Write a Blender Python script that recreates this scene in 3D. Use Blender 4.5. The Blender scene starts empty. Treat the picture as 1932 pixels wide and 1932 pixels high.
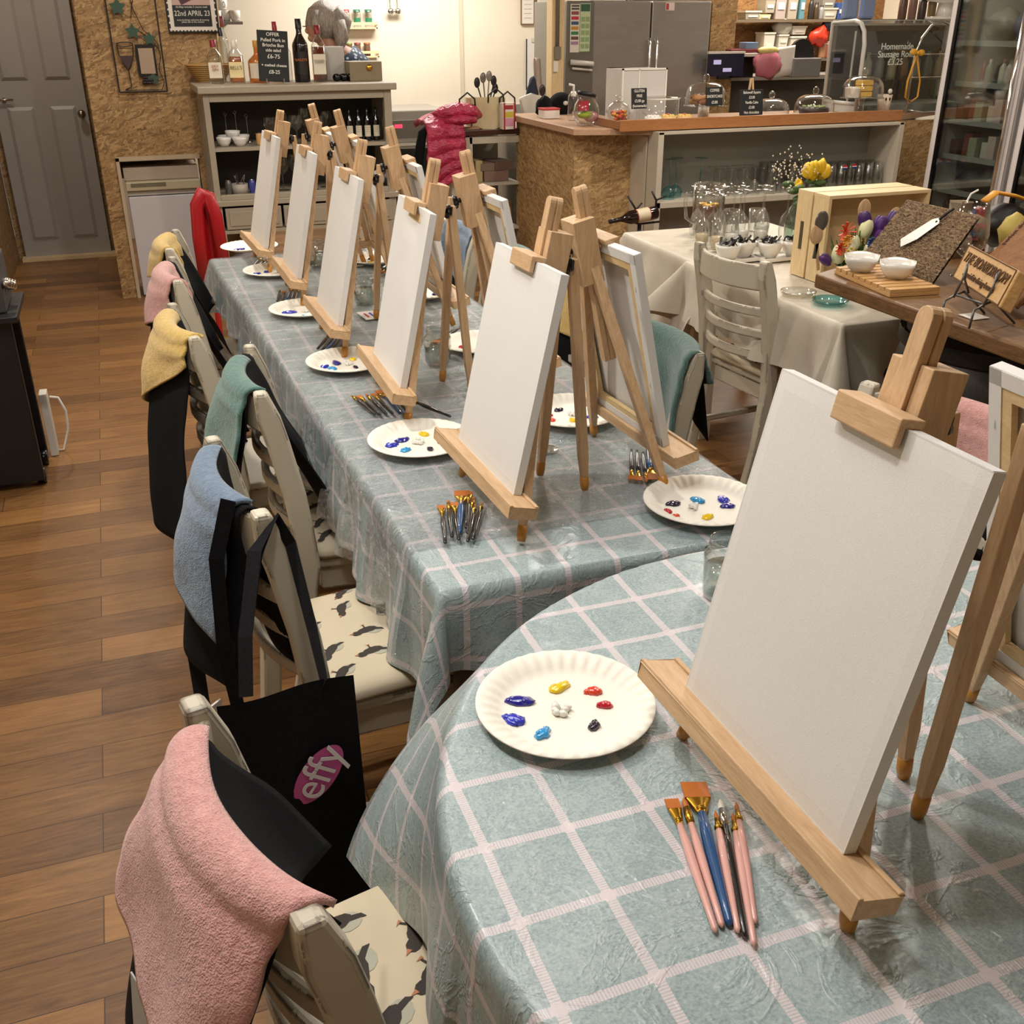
import bpy, bmesh, math, random
from mathutils import Vector as V, Matrix, Euler, noise
PI=math.pi; C=bpy.context.scene.collection; rnd=random.Random(7)
S=bpy.context.scene
# ---------------- camera ----------------
cd=bpy.data.cameras.new('camera'); cam=bpy.data.objects.new('camera',cd); C.objects.link(cam)
cd.sensor_fit='HORIZONTAL'; cd.sensor_width=36; cd.lens=36*1933/1932; cd.clip_start=.02; cd.clip_end=60
_p,_y,_r=math.radians(25.7),math.radians(20.0),math.radians(-.2)
_f=V((math.sin(_y)*math.cos(_p),math.cos(_y)*math.cos(_p),-math.sin(_p)))
_rt=V((math.cos(_y),-math.sin(_y),0)); _up=_rt.cross(_f)
_r2=math.cos(_r)*_rt+math.sin(_r)*_up; _u2=-math.sin(_r)*_rt+math.cos(_r)*_up
cam.matrix_world=Matrix(((_r2.x,_u2.x,-_f.x,0),(_r2.y,_u2.y,-_f.y,0),(_r2.z,_u2.z,-_f.z,1.63),(0,0,0,1)))
S.camera=cam
# ---------------- world, lights, exposure ----------------
S.view_settings.view_transform='Standard'; S.view_settings.look='None'; S.view_settings.exposure=0.0; S.view_settings.gamma=1; S.view_settings.use_curve_mapping=False
w=bpy.data.worlds.new('world'); S.world=w; w.use_nodes=True
w.node_tree.nodes['Background'].inputs[0].default_value=(1,.96,.91,1); w.node_tree.nodes['Background'].inputs[1].default_value=.14
def area(name,loc,size,power,col,rot=(0,0,0),sy=None):
    l=bpy.data.lights.new(name,'AREA'); l.energy=power; l.color=col; l.size=size
    if sy: l.shape='RECTANGLE'; l.size_y=sy
    else: l.shape='DISK'
    o=bpy.data.objects.new(name,l); o.location=loc; o.rotation_euler=rot; C.objects.link(o); return o
# downlights of the dining room (warm white) and the brighter kitchen strip; one bar spot is added to brighten the glasses
for i,(x,y,p) in enumerate(((-.45,2.3,28),(.55,4.6,22),(-.6,4.7,10),(.1,.9,9),(1.7,4.2,20),(3.0,4.4,24),(3.7,5.1,15),(4.1,3.4,12),(1.9,2.1,13),(3.3,1.6,8),(.3,6.2,9),(-.4,7.6,9))):
    area('ceiling_spot',(x,y,2.58),.15,p*1.08,(1,.93,.84) if y<5 and x<2.5 else (1,.90,.78))
area('kitchen_light',(2.3,8.2,2.55),1.2,74,(1,.95,.88),sy=.5)
area('kitchen_light',(4.9,7.2,2.55),1.2,58,(1,.92,.80),sy=.5)
area('room_panel',(.2,1.5,2.6),.9,16,(.95,.97,1.0),sy=.9)

# ---------------- mesh builder ----------------
class B:
    def __init__(s): s.v=[]; s.f=[]; s.m=[]; s.uv={}; s.mi=0; s.M=None
    def _a(s,vs,fs):
        n=len(s.v)
        for p in vs:
            p=V(p)
            if s.M: p=s.M@p
            s.v.append(tuple(p))
        for f in fs: s.f.append([n+i for i in f]); s.m.append(s.mi)
        return n
    def hexa(s,p): s._a(p,[(0,3,2,1),(4,5,6,7),(0,1,5,4),(1,2,6,5),(2,3,7,6),(3,0,4,7)]); return s
    def box(s,c,d):
        x,y,z=c; a,b,e=d[0]/2,d[1]/2,d[2]/2
        return s.hexa([(x-a,y-b,z-e),(x+a,y-b,z-e),(x+a,y+b,z-e),(x-a,y+b,z-e),(x-a,y-b,z+e),(x+a,y-b,z+e),(x+a,y+b,z+e),(x-a,y+b,z+e)])
    def bx(s,x0,x1,y0,y1,z0,z1): return s.box(((x0+x1)/2,(y0+y1)/2,(z0+z1)/2),(x1-x0,y1-y0,z1-z0))
    def beam(s,p,q,wa,wb,up=(0,0,1),wa2=None,wb2=None):
        p,q=V(p),V(q); d=(q-p).normalized(); u=V(up); a=d.cross(u)
        if a.length<1e-4: a=d.cross(V((1,0,0)))
        a.normalize(); b=a.cross(d).normalized(); wa2=wa2 or wa; wb2=wb2 or wb
        r=[]
        for o,x,y in ((p,wa/2,wb/2),(q,wa2/2,wb2/2)):
            r+=[o-a*x-b*y,o+a*x-b*y,o+a*x+b*y,o-a*x+b*y]
        return s.hexa(r)
    def tube(s,pts,r,n=8,cap=True,flat=1.0,up=(0,0,1)):
        pts=[V(p) for p in pts]; R=r if isinstance(r,(list,tuple)) else [r]*len(pts); vs=[];fs=[]
        u=None
        for i,p in enumerate(pts):
            d=(pts[min(i+1,len(pts)-1)]-pts[max(i-1,0)]).normalized()
            if u is None:
                u=d.cross(V(up)); 
                if u.length<1e-3: u=d.cross(V((1,0,0)))
            u=(u-d*u.dot(d)).normalized(); w_=d.cross(u)
            for k in range(n):
                a=2*PI*k/n; vs.append(p+u*math.cos(a)*R[i]+w_*math.sin(a)*R[i]*flat)
        for i in range(len(pts)-1):
            for k in range(n):
                a=i*n+k;b=i*n+(k+1)%n; fs.append((a,b,b+n,a+n))
        if cap: fs.append(tuple(range(n))[::-1]); fs.append(tuple((len(pts)-1)*n+k for k in range(n)))
        s._a(vs,fs); return s
    def cyl(s,p,q,r,r2=None,n=12): return s.tube([p,q],[r,r if r2 is None else r2],n)
    def lathe(s,prof,n=20,o=(0,0,0),mod=None,close=False):
        vs=[];fs=[]; o=V(o)
        for i,(r,z) in enumerate(prof):
            for k in range(n):
                a=2*PI*k/n; rr,zz=(r,z) if not mod else mod(i,r,z,a); vs.append(o+V((rr*math.cos(a),rr*math.sin(a),zz)))
        for i in range(len(prof)-1):
            for k in range(n): fs.append((i*n+k,i*n+(k+1)%n,(i+1)*n+(k+1)%n,(i+1)*n+k))
        if close: fs.append(tuple(range(n))[::-1]); fs.append(tuple((len(prof)-1)*n+k for k in range(n)))
        s._a(vs,fs); return s
    def prism(s,poly,z0,z1):
        n=len(poly); s._a([(x,y,z0) for x,y in poly]+[(x,y,z1) for x,y in poly],[tuple(range(n))[::-1],tuple(range(n,2*n))]+[(i,(i+1)%n,n+(i+1)%n,n+i) for i in range(n)]); return s
    def grid(s,fn,nu,nv,uv=None,wrap=False):
        n0=s._a([fn(i/nu,j/nv) for j in range(nv+1) for i in range(nu+1)],[(j*(nu+1)+i,j*(nu+1)+i+1,(j+1)*(nu+1)+i+1,(j+1)*(nu+1)+i) for j in range(nv) for i in range(nu)])
        if uv:
            k=n0
            for j in range(nv+1):
                for i in range(nu+1): s.uv[k]=uv(i/nu,j/nv); k+=1
        return s
    def blob(s,c,r,n=10,m=7,jit=0,seed=0):
        rx,ry,rz=r if isinstance(r,(list,tuple)) else (r,r,r); vs=[];fs=[]
        rr=random.Random(seed)
        for i in range(m+1):
            t=PI*i/m
            for k in range(n):
                a=2*PI*k/n; q=V((math.sin(t)*math.cos(a),math.sin(t)*math.sin(a),-math.cos(t)))
                if jit: q*=1+jit*noise.noise(q*1.7+V((seed*3.1,seed,0)))
                vs.append((c[0]+q.x*rx,c[1]+q.y*ry,c[2]+q.z*rz))
        for i in range(m):
            for k in range(n): fs.append((i*n+k,i*n+(k+1)%n,(i+1)*n+(k+1)%n,(i+1)*n+k))
        s._a(vs,fs); return s
    def build(s,name,mat,parent=None,smooth=False,bev=0,sub=0,solid=0,seg=2,off=-1):
        me=bpy.data.meshes.new(name); me.from_pydata(s.v,[],s.f)
        for m_ in (mat if isinstance(mat,(list,tuple)) else [mat]): me.materials.append(m_)
        for p,i in zip(me.polygons,s.m): p.material_index=i; p.use_smooth=smooth
        if s.uv:
            l=me.uv_layers.new(name='UVMap')
            for lp in me.loops: l.data[lp.index].uv=s.uv.get(lp.vertex_index,(0,0))
        bm=bmesh.new(); bm.from_mesh(me)
        if not s.uv: bmesh.ops.remove_doubles(bm,verts=bm.verts,dist=1e-6); bmesh.ops.recalc_face_normals(bm,faces=bm.faces)
        bm.to_mesh(me); bm.free(); me.update()
        o=bpy.data.objects.new(name,me); C.objects.link(o)
        if parent: o.parent=parent
        if solid: q=o.modifiers.new('thick','SOLIDIFY'); q.thickness=solid; q.offset=off
        if bev: q=o.modifiers.new('bevel','BEVEL'); q.width=bev; q.segments=seg; q.limit_method='ANGLE'; q.angle_limit=.7
        if sub: q=o.modifiers.new('sub','SUBSURF'); q.levels=sub; q.render_levels=sub
        return o
def tag(o,label,cat,group=None,kind=None):
    o['label']=label; o['category']=cat
    if group: o['group']=group
    if kind: o['kind']=kind
    return o
def thing(name,label,cat,loc=(0,0,0),rz=0,group=None):
    o=bpy.data.objects.new(name,None); o.empty_display_size=.05; C.objects.link(o); o.location=loc; o.rotation_euler=(0,0,rz); return tag(o,label,cat,group)
def struct(o): o['kind']='structure'; return o
def kids(o): return [c for c in bpy.data.objects if c.parent==o]
def dup(root,loc=None,rz=None,label=None,group=None):
    allo=list(bpy.data.objects)
    def rec(o,par):
        c=o.copy(); C.objects.link(c)
        if par: c.parent=par
        for ch in allo:
            if ch.parent==o: rec(ch,c)
        return c
    r=rec(root,None)
    if loc is not None: r.location=loc
    if rz is not None: r.rotation_euler=(0,0,rz)
    if label: r['label']=label
    if group: r['group']=group
    return r
def text(name,s,size,mat,parent,loc,rot,ex=.0006,al='CENTER',sx=1,off=0):
    cu=bpy.data.curves.new(name,'FONT'); cu.body=s; cu.size=size; cu.extrude=ex; cu.align_x=al; cu.align_y='CENTER'; cu.space_line=.85; cu.offset=off
    t=bpy.data.objects.new('t',cu); C.objects.link(t); bpy.context.view_layer.update()
    me=bpy.data.meshes.new_from_object(t.evaluated_get(bpy.context.evaluated_depsgraph_get())); bpy.data.objects.remove(t); me.name=name
    me.materials.clear(); me.materials.append(mat)
    o=bpy.data.objects.new(name,me); C.objects.link(o); o.location=loc; o.rotation_euler=rot; o.scale=(sx,1,1)
    if parent: o.parent=parent
    return o
# ---------------- materials ----------------
def L(h):
    if isinstance(h,str): h=[int(h[i:i+2],16)/255 for i in (0,2,4)]
    return tuple((c/12.92 if c<=.04045 else ((c+.055)/1.055)**2.4) for c in h)+(1,)
class NT:
    def __init__(s,name):
        s.m=bpy.data.materials.new(name); s.m.use_nodes=True; s.t=s.m.node_tree; s.b=s.t.nodes['Principled BSDF']
    def n(s,t,**k):
        o=s.t.nodes.new('ShaderNode'+t)
        for a,b in k.items(): setattr(o,a,b)
        return o
    def l(s,a,b): s.t.links.new(a,b)
    def math(s,op,a,b=None,c=None):
        o=s.n('Math',operation=op)
        for i,x in enumerate((a,b,c)):
            if x is None: continue
            if isinstance(x,(int,float)): o.inputs[i].default_value=x
            else: s.l(x,o.inputs[i])
        return o.outputs[0]
    def mix(s,f,a,b,bt='MIX'):
        o=s.n('Mix',data_type='RGBA',blend_type=bt)
        for i,x in ((0,f),(6,a),(7,b)):
            if isinstance(x,(int,float,tuple)): o.inputs[i].default_value=x
            else: s.l(x,o.inputs[i])
        return o.outputs[2]
    def ramp(s,f,*st):
        o=s.n('ValToRGB'); e=o.color_ramp.elements
        while len(e)<len(st): e.new(.5)
        for i,(p,c) in enumerate(st): e[i].position=p; e[i].color=c
        s.l(f,o.inputs[0]); return o.outputs[0]
    def coord(s,k='Object',sc=(1,1,1),rot=(0,0,0),loc=(0,0,0)):
        t=s.n('TexCoord'); m=s.n('Mapping'); m.inputs['Scale'].default_value=sc; m.inputs['Rotation'].default_value=rot; m.inputs['Location'].default_value=loc
        s.l(t.outputs[k],m.inputs[0]); return m.outputs[0]
    def noise(s,co,sc,det=3,ro=.5,dist=0):
        o=s.n('TexNoise'); o.inputs['Scale'].default_value=sc; o.inputs['Detail'].default_value=det; o.inputs['Roughness'].default_value=ro; o.inputs['Distortion'].default_value=dist; s.l(co,o.inputs['Vector']); return o.outputs[0]
    def bump(s,h,st,dist=.01,tgt='Normal'):
        o=s.n('Bump'); o.inputs['Strength'].default_value=st; o.inputs['Distance'].default_value=dist; s.l(h,o.inputs['Height']); s.l(o.outputs[0],s.b.inputs[tgt]); return o
    def set(s,**k):
        for a,b in k.items(): s.b.inputs[a.replace('_',' ')].default_value=b
        return s
_mc={}
def mt(col,rough=.5,metal=0,coat=0,emis=0,spec=.5,var=.06):
    k=(col,rough,metal,coat,emis,spec)
    if k in _mc: return _mc[k]
    n=NT('paint_'+str(len(_mc))); c=L(col); n.set(Roughness=rough,Metallic=metal,Coat_Weight=coat)
    n.b.inputs['Specular IOR Level'].default_value=spec
    co=n.coord(); f=n.noise(co,9,3)
    n.l(n.mix(f,tuple(x*(1-var) for x in c[:3])+(1,),tuple(min(1,x*(1+var)) for x in c[:3])+(1,)),n.b.inputs['Base Color'])
    if emis: n.b.inputs['Emission Color'].default_value=c; n.b.inputs['Emission Strength'].default_value=emis
    _mc[k]=n.m; return n.m
def wood(name,a,b,sc=(1,1,1),rough=.5,det=1.0,st=.15):
    n=NT(name); co=n.coord('Object',sc); f=n.noise(co,14*det,4,.6,.6); g=n.noise(co,60*det,2)
    h=n.math('ADD',n.math('MULTIPLY',f,.7),n.math('MULTIPLY',g,.3))
    n.l(n.ramp(h,(.3,L(a)),(.7,L(b))),n.b.inputs['Base Color']); n.set(Roughness=rough); n.bump(h,st,.003); return n.m
BEECH=wood('beech_wood','b39069','d3b189',(9,9,1))
BEECHX=wood('beech_wood_crosswise','b39069','d3b189',(9,1,9))
PINE=wood('pale_pine','cdb182','e6d0a4',(1.2,12,12),st=.06)
PINEZ=wood('pale_pine_upright','c9ac7c','e3cc9f',(10,10,1.2),st=.06)
OAKTOP=wood('worn_oak','5e4228','94703f',(1.2,9,9),.45,st=.3)
OAKY=wood('worn_oak_lengthwise','4c341e','86623a',(9,1.2,9),.45,st=.3)
BAMBOO=wood('bamboo','b98d58','d3a970',(2,14,14),st=.08)
COUNTERW=wood('counter_wood','8a5a34','a87346',(1,10,10),.4,st=.1)
COUNTERP=wood('pale_counter_wood','a07d62','bd9b7e',(1,10,10),.45,st=.1)
def osb(name,a,b,c,sc=1.0):
    n=NT(name); t=n.n('TexCoord'); sp=n.n('SeparateXYZ'); n.l(t.outputs['Object'],sp.inputs[0]); cb=n.n('CombineXYZ')
    n.l(n.math('ADD',sp.outputs[0],sp.outputs[1]),cb.inputs[0]); n.l(sp.outputs[2],cb.inputs[1]); cur=None
    for i,rot in enumerate((.5,1.35,2.2,2.9)):
        m=n.n('Mapping'); m.inputs['Rotation'].default_value=(0,0,rot); m.inputs['Location'].default_value=(i*3.3,i,0)
        m2=n.n('Mapping'); m2.inputs['Scale'].default_value=(13*sc,52*sc,1); n.l(cb.outputs[0],m.inputs[0]); n.l(m.outputs[0],m2.inputs[0])
        v=n.n('TexVoronoi'); v.inputs['Scale'].default_value=1.0; n.l(m2.outputs[0],v.inputs['Vector']); bw=n.n('RGBToBW'); n.l(v.outputs['Color'],bw.inputs[0])
        if cur is None: cur=bw.outputs[0]
        else:
            s=n.math('GREATER_THAN',n.noise(m2.outputs[0],.9,1),.5); mx=n.n('Mix'); n.l(s,mx.inputs[0]); n.l(cur,mx.inputs[2]); n.l(bw.outputs[0],mx.inputs[3]); cur=mx.outputs[0]
    d=n.noise(cb.outputs[0],70,4,.7); e=n.noise(cb.outputs[0],3,2); h=n.math('ADD',n.math('MULTIPLY',cur,.55),n.math('ADD',n.math('MULTIPLY',d,.3),n.math('MULTIPLY',e,.15)))
    n.l(n.ramp(h,(.2,L(a)),(.5,L(b)),(.8,L(c))),n.b.inputs['Base Color']); n.set(Roughness=.62); n.bump(h,.2,.004); return n.m
OSB=osb('osb_board','664c30','9c7b4e','bf9f70',1.2); OSB2=osb('osb_board_pale','6f5636','a38356','c4a87a',1.3)
def floorm():
    n=NT('plank_floor'); co=n.coord('Object',(1,1,1),(0,0,0),(.26,.06,0))
    br=n.n('TexBrick'); br.offset=.37; br.offset_frequency=2; br.squash=1
    for k,v in (('Scale',1),('Mortar Size',.0012),('Mortar Smooth',.1),('Bias',0),('Brick Width',.92),('Row Height',.13)): br.inputs[k].default_value=v
    br.inputs['Color1'].default_value=(0,0,0,1); br.inputs['Color2'].default_value=(1,1,1,1); br.inputs['Mortar'].default_value=(0,0,0,1)
    n.l(co,br.inputs['Vector'])
    g=n.noise(n.coord('Object',(1.6,17,1)),3.2,6,.65,1.2); g2=n.noise(n.coord('Object',(5,60,1)),3,4,.6,.5); g3=n.noise(n.coord('Object',(1.1,5,1)),1.5,2)
    bw=n.n('RGBToBW'); n.l(br.outputs['Color'],bw.inputs[0])
    h=n.math('ADD',n.math('ADD',n.math('MULTIPLY',bw.outputs[0],.24),n.math('MULTIPLY',g,.42)),n.math('ADD',n.math('MULTIPLY',g2,.22),n.math('MULTIPLY',g3,.16)))
    c=n.ramp(h,(.30,L('4f351e')),(.48,L('7a5632')),(.64,L('966c3e')),(.82,L('b0854f')))
    c=n.mix(br.outputs['Fac'],c,L('3a2614'))
    n.l(c,n.b.inputs['Base Color']); n.set(Roughness=.38); n.bump(h,.12,.003); return n.m
FLOOR=floorm()
def clothm(px,py,ox,oy,name):
    n=NT(name); tc=n.n('TexCoord'); sp=n.n('SeparateXYZ'); n.l(tc.outputs['UV'],sp.inputs[0]); X,Y=sp.outputs[0],sp.outputs[1]
    wob=n.noise(tc.outputs['UV'],6,2); X=n.math('ADD',X,n.math('MULTIPLY',wob,.006)); Y=n.math('ADD',Y,n.math('MULTIPLY',wob,.006))
    def band(c,p,o,w_):
        t=n.math('PINGPONG',n.math('ADD',c,-o+p*50),p/2)  # distance to nearest line
        return n.math('LESS_THAN',t,w_),t
    bxm,dx=band(X,px,ox,.0057); bym,dy=band(Y,py,oy,.0057)
    tick=lambda c,f:n.math('GREATER_THAN',n.math('SINE',n.math('MULTIPLY',c,f)),-.2)
    node=n.math('LESS_THAN',n.math('ADD',n.math('POWER',dx,2),n.math('POWER',dy,2)),.000075)
    tk=lambda c:n.math('ADD',.5,n.math('MULTIPLY',tick(c,1750),.5)); lx=n.math('MULTIPLY',bxm,tk(Y)); ly=n.math('MULTIPLY',bym,tk(X))
    ln=n.math('MAXIMUM',n.math('MAXIMUM',lx,ly),node)
    a=n.noise(tc.outputs['UV'],260,3,.7); b=n.noise(tc.outputs['UV'],7,3)
    base=n.ramp(n.math('ADD',n.math('MULTIPLY',a,.75),n.math('MULTIPLY',b,.25)),(.30,L('73868a')),(.5,L('92a3a5')),(.70,L('b2bebe')))
    vo=n.n('TexVoronoi'); vo.feature='SMOOTH_F1'; vo.inputs['Scale'].default_value=46; 
    wv=n.n('Mapping'); n.l(tc.outputs['UV'],wv.inputs[0]); dn=n.n('TexNoise'); dn.inputs['Scale'].default_value=22; n.l(tc.outputs['UV'],dn.inputs['Vector'])
    mx=n.n('Mix',data_type='VECTOR'); mx.inputs[0].default_value=.12; n.l(tc.outputs['UV'],mx.inputs[4]); n.l(dn.outputs['Color'],mx.inputs[5]); n.l(mx.outputs[1],vo.inputs['Vector'])
    dam=n.ramp(vo.outputs['Distance'],(.28,(0,0,0,1)),(.34,(1,1,1,1)),(.42,(1,1,1,1)),(.5,(0,0,0,1)))
    base=n.mix(n.math('MULTIPLY',dam,n.math('MULTIPLY',b,.55)),base,L('b4c1bd'))
    n.l(n.mix(n.math('MULTIPLY',ln,.86),base,L('d6cacd')),n.b.inputs['Base Color'])
    n.set(Roughness=.45,Coat_Weight=.25,Coat_Roughness=.22)
    cr=n.noise(tc.outputs['UV'],9,4,.6,1.4); cb=n.ramp(cr,(.46,(0,0,0,1)),(.5,(1,1,1,1)),(.54,(0,0,0,1)))
    n.bump(n.math('ADD',n.math('MULTIPLY',cb,.5),n.noise(tc.outputs['UV'],14,3)),.3,.006)
    n.bump(n.math('ADD',n.math('MULTIPLY',cb,.7),n.noise(tc.outputs['UV'],20,3)),.5,.006,'Coat Normal'); return n.m
CLOTH=clothm(.0965,.111,.4505,1.551,'checked_tablecloth'); CLOTH2=clothm(.1005,.1085,.469,1.258,'checked_tablecloth_round')
def filmm():
    n=NT('clear_plastic_film'); t=n.t; n.b.inputs['Base Color'].default_value=(.9,.92,.93,1)
    out=[x for x in t.nodes if x.type=='OUTPUT_MATERIAL'][0]
    tr=n.n('BsdfTransparent'); gl=n.n('BsdfGlossy'); gl.inputs['Roughness'].default_value=.10; tr.inputs[0].default_value=(.985,.99,.99,1)
    co=n.coord('UV',(1,1,1)); a=n.noise(co,13,5,.68,2.2); b=n.noise(co,48,3,.6,.8); r=n.ramp(a,(.46,(0,0,0,1)),(.5,(1,1,1,1)),(.54,(0,0,0,1)))
    bp=n.n('Bump'); bp.inputs['Strength'].default_value=1.0; bp.inputs['Distance'].default_value=.022; n.l(n.math('ADD',n.math('MULTIPLY',r,.45),n.math('ADD',a,n.math('MULTIPLY',b,.35))),bp.inputs['Height']); n.l(bp.outputs[0],gl.inputs['Normal'])
    fr=n.n('LayerWeight'); fr.inputs[0].default_value=.25; n.l(bp.outputs[0],fr.inputs['Normal'])
    mx=n.n('MixShader'); n.l(n.math('ADD',n.math('MULTIPLY',n.math('POWER',fr.outputs['Facing'],2),.6),.20),mx.inputs[0]); n.l(tr.outputs[0],mx.inputs[1]); n.l(gl.outputs[0],mx.inputs[2])
    df=n.n('BsdfDiffuse'); df.inputs[0].default_value=(.85,.87,.88,1); m2=n.n('MixShader'); n.l(n.math('ADD',n.math('MULTIPLY',r,.16),.05),m2.inputs[0]); n.l(mx.outputs[0],m2.inputs[1]); n.l(df.outputs[0],m2.inputs[2]); n.l(m2.outputs[0],out.inputs[0]); return n.m
FILM=filmm()
def chairm():
    n=NT('distressed_cream_paint'); co=n.coord('Object',(1,1,.35)); f=n.noise(co,38,5,.7); f2=n.noise(n.coord(),7,2); g=n.n('NewGeometry')
    chip=n.math('GREATER_THAN',n.math('ADD',f,n.math('MULTIPLY',f2,.35)),.90)
    be=n.n('Bevel'); be.inputs['Radius'].default_value=.010; be.samples=4
    d=n.n('VectorMath',operation='DOT_PRODUCT'); n.l(be.outputs[0],d.inputs[0]); n.l(g.outputs['Normal'],d.inputs[1])
    edge=n.math('LESS_THAN',d.outputs['Value'],.975); chip2=n.math('MULTIPLY',edge,n.math('GREATER_THAN',n.math('ADD',n.math('MULTIPLY',f,.5),n.math('MULTIPLY',f2,.5)),.50))
    n.l(n.mix(n.math('MAXIMUM',chip,chip2),L('bbb3a0'),L('3a2a20')),n.b.inputs['Base Color']); n.set(Roughness=.42); return n.m
CHAIR=chairm()
def terry(name,a,b):
    n=NT(name); f=n.noise(n.coord(),90,2); g=n.noise(n.coord('Object',(1,1,1)),420,2); n.l(n.ramp(n.math('ADD',n.math('MULTIPLY',f,.5),n.math('MULTIPLY',g,.5)),(.3,L(a)),(.7,L(b))),n.b.inputs['Base Color']); n.set(Roughness=.95,Sheen_Weight=.4); n.bump(n.math('ADD',g,f),.8,.004); return n.m
PINK=terry('pink_terry','bd8480','dfaaa3'); DGRN=terry('dark_green_terry','2c4c45','41675d'); YEL=terry('yellow_terry','b89440','dcbb68'); GRN=terry('green_terry','38645b','557f74'); BLU=terry('blue_terry','4b627c','70879f')
def blackm():
    n=NT('black_cotton'); n.l(n.ramp(n.noise(n.coord(),300,2),(.3,L('060608')),(.7,L('141417'))),n.b.inputs['Base Color']); n.set(Roughness=.92); n.b.inputs['Specular IOR Level'].default_value=.2; n.bump(n.noise(n.coord(),9,3),.25,.01); return n.m
BLACK=blackm()
def canvasm():
    n=NT('primed_canvas'); n.l(n.ramp(n.noise(n.coord(),700,2),(.3,L('d5d3cf')),(.7,L('dfddd9'))),n.b.inputs['Base Color']); n.set(Roughness=.75); n.bump(n.noise(n.coord(),900,2),.15,.001); return n.m
CANVAS=canvasm()
def glassm(name,col=(1,1,1,1),ior=1.45):
    n=NT(name); n.set(Roughness=.02,IOR=ior); n.b.inputs['Transmission Weight'].default_value=1; n.b.inputs['Base Color'].default_value=col; return n.m
GLASS=glassm('clear_glass'); 
def thing_glass(name,col,a=.16):
    n=NT(name); out=[x for x in n.t.nodes if x.type=='OUTPUT_MATERIAL'][0]; tr=n.n('BsdfTransparent'); tr.inputs[0].default_value=col; gl=n.n('BsdfGlossy'); gl.inputs['Roughness'].default_value=.04
    fr=n.n('LayerWeight'); fr.inputs[0].default_value=.42; mx=n.n('MixShader'); n.l(n.math('ADD',n.math('MULTIPLY',n.math('POWER',fr.outputs['Facing'],1.7),.95),.06+a*.2),mx.inputs[0]); n.l(tr.outputs[0],mx.inputs[1]); n.l(gl.outputs[0],mx.inputs[2]); n.l(mx.outputs[0],out.inputs[0]); return n.m
TG=thing_glass('thin_clear_glass',(.95,.965,.96,1)); TGT=thing_glass('teal_glass',(.5,.82,.86,1)); PANE=thing_glass('window_pane',(.84,.87,.85,1),.0)
def white_clothm():
    n=NT('cream_sateen_cloth'); f=n.noise(n.coord(),5,4,.6,.8); n.l(n.ramp(f,(.3,L('b3aa98')),(.7,L('c4bcab'))),n.b.inputs['Base Color']); n.set(Roughness=.42); n.b.inputs['Sheen Weight'].default_value=.2; n.bump(n.noise(n.coord('Object',(1,1,.4)),4,3,.5,1),.35,.02); return n.m
WCLOTH=white_clothm()
def steelm(name,c='a19d97'):
    n=NT(name); f=n.noise(n.coord('Object',(2,2,160)),3,3); n.l(n.ramp(f,(.3,L(c)),(.7,tuple(x*1.12 for x in L(c)[:3])+(1,))),n.b.inputs['Base Color']); n.set(Roughness=.34,Metallic=.7); n.bump(n.noise(n.coord('Object',(1,1,3)),2.2,2),.12,.05); return n.m
STEEL=steelm('brushed_steel'); CHROME=mt('d8d8d6',.12,1.0); GOLD=mt('d0a33c',.25,1.0); DARK=mt('0b0b0c',.5); DARKG=mt('08080a',.25); WHITE=mt('e2ddd5',.35); WHITEP=mt('d9d3c8',.5)
CABM=mt('9c9280',.45); CREAMW=mt('dcd2be',.7,var=.02); LINEN=mt('c9bba0',.9); PORC=mt('e3e0d8',.2,coat=.5); RED=mt('a3161f',.35,coat=.3)
SEAG=NT('woven_seagrass'); _c=SEAG.noise(SEAG.coord('Object',(60,18,60)),3,4,.7,1.5); SEAG.l(SEAG.ramp(_c,(.38,L('3a2a1c')),(.5,L('86694a')),(.62,L('b89c74'))),SEAG.b.inputs['Base Color']); SEAG.set(Roughness=.8); SEAG.bump(_c,1.0,.012); SEAG=SEAG.m
# ================= room shell =================
def sbox(name,mat,*bs,**k):
    b=B()
    for q in bs: b.bx(*q)
    return struct(b.build(name,mat,**k))
sbox('floor',FLOOR,(-1.8,6.4,-1.6,9.6,-.05,0))
sbox('ceiling',CREAMW,(-1.8,6.4,-1.6,9.6,2.7,2.75))
sbox('wall_left',CREAMW,(-1.8,-1.7,-1.6,6.0,0,2.7))
sbox('wall_side',OSB,(-1.75,-.82,6.0,8.62,0,2.7))
sbox('wall_right',CREAMW,(6.25,6.35,-1.6,9.6,0,2.7))
sbox('wall_rear',CREAMW,(-1.8,6.4,-1.6,-1.5,0,2.7))
sbox('wall_back',OSB,(-.82,-.10,8.66,8.74,0,2.7),(-.82,-.11,8.60,8.68,2.02,2.7))
sbox('wall_niche',OSB,(-.11,-.012,7.07,8.66,0,2.7),(-.012,.475,7.07,7.6,.86,2.7),(.475,.69,7.07,7.2,0,2.7))
sbox('trim_1',mt('b9a88f',.5),(-.02,.0,7.05,7.09,0,.865),(-.02,.48,7.05,7.45,.845,.87),(0,.475,7.42,7.44,.7,.85))
sbox('trim_2',PINEZ,(.672,.70,7.05,7.22,0,2.7))
sbox('trim_3',PINE,(-.79,-.13,8.5,8.62,0,.022))
sbox('wall_kitchen',CREAMW,(-.1,3.9,9.2,9.3,0,2.7),(3.86,3.9,7.95,9.2,0,2.7))
sbox('trim_4',mt('c9bfa8',.5),(2.885,2.915,9.185,9.2,.9,2.7))
sbox('trim_5',STEEL,(.7,3.8,9.17,9.2,.55,.945))
sbox('wall_pantry',osb('osb_brown_shelf_wall','5d3f22','875f36','a87f4d'),(3.86,6.3,7.96,8.0,0,2.7))  # darker, browner chipboard behind the pantry shelves
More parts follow.
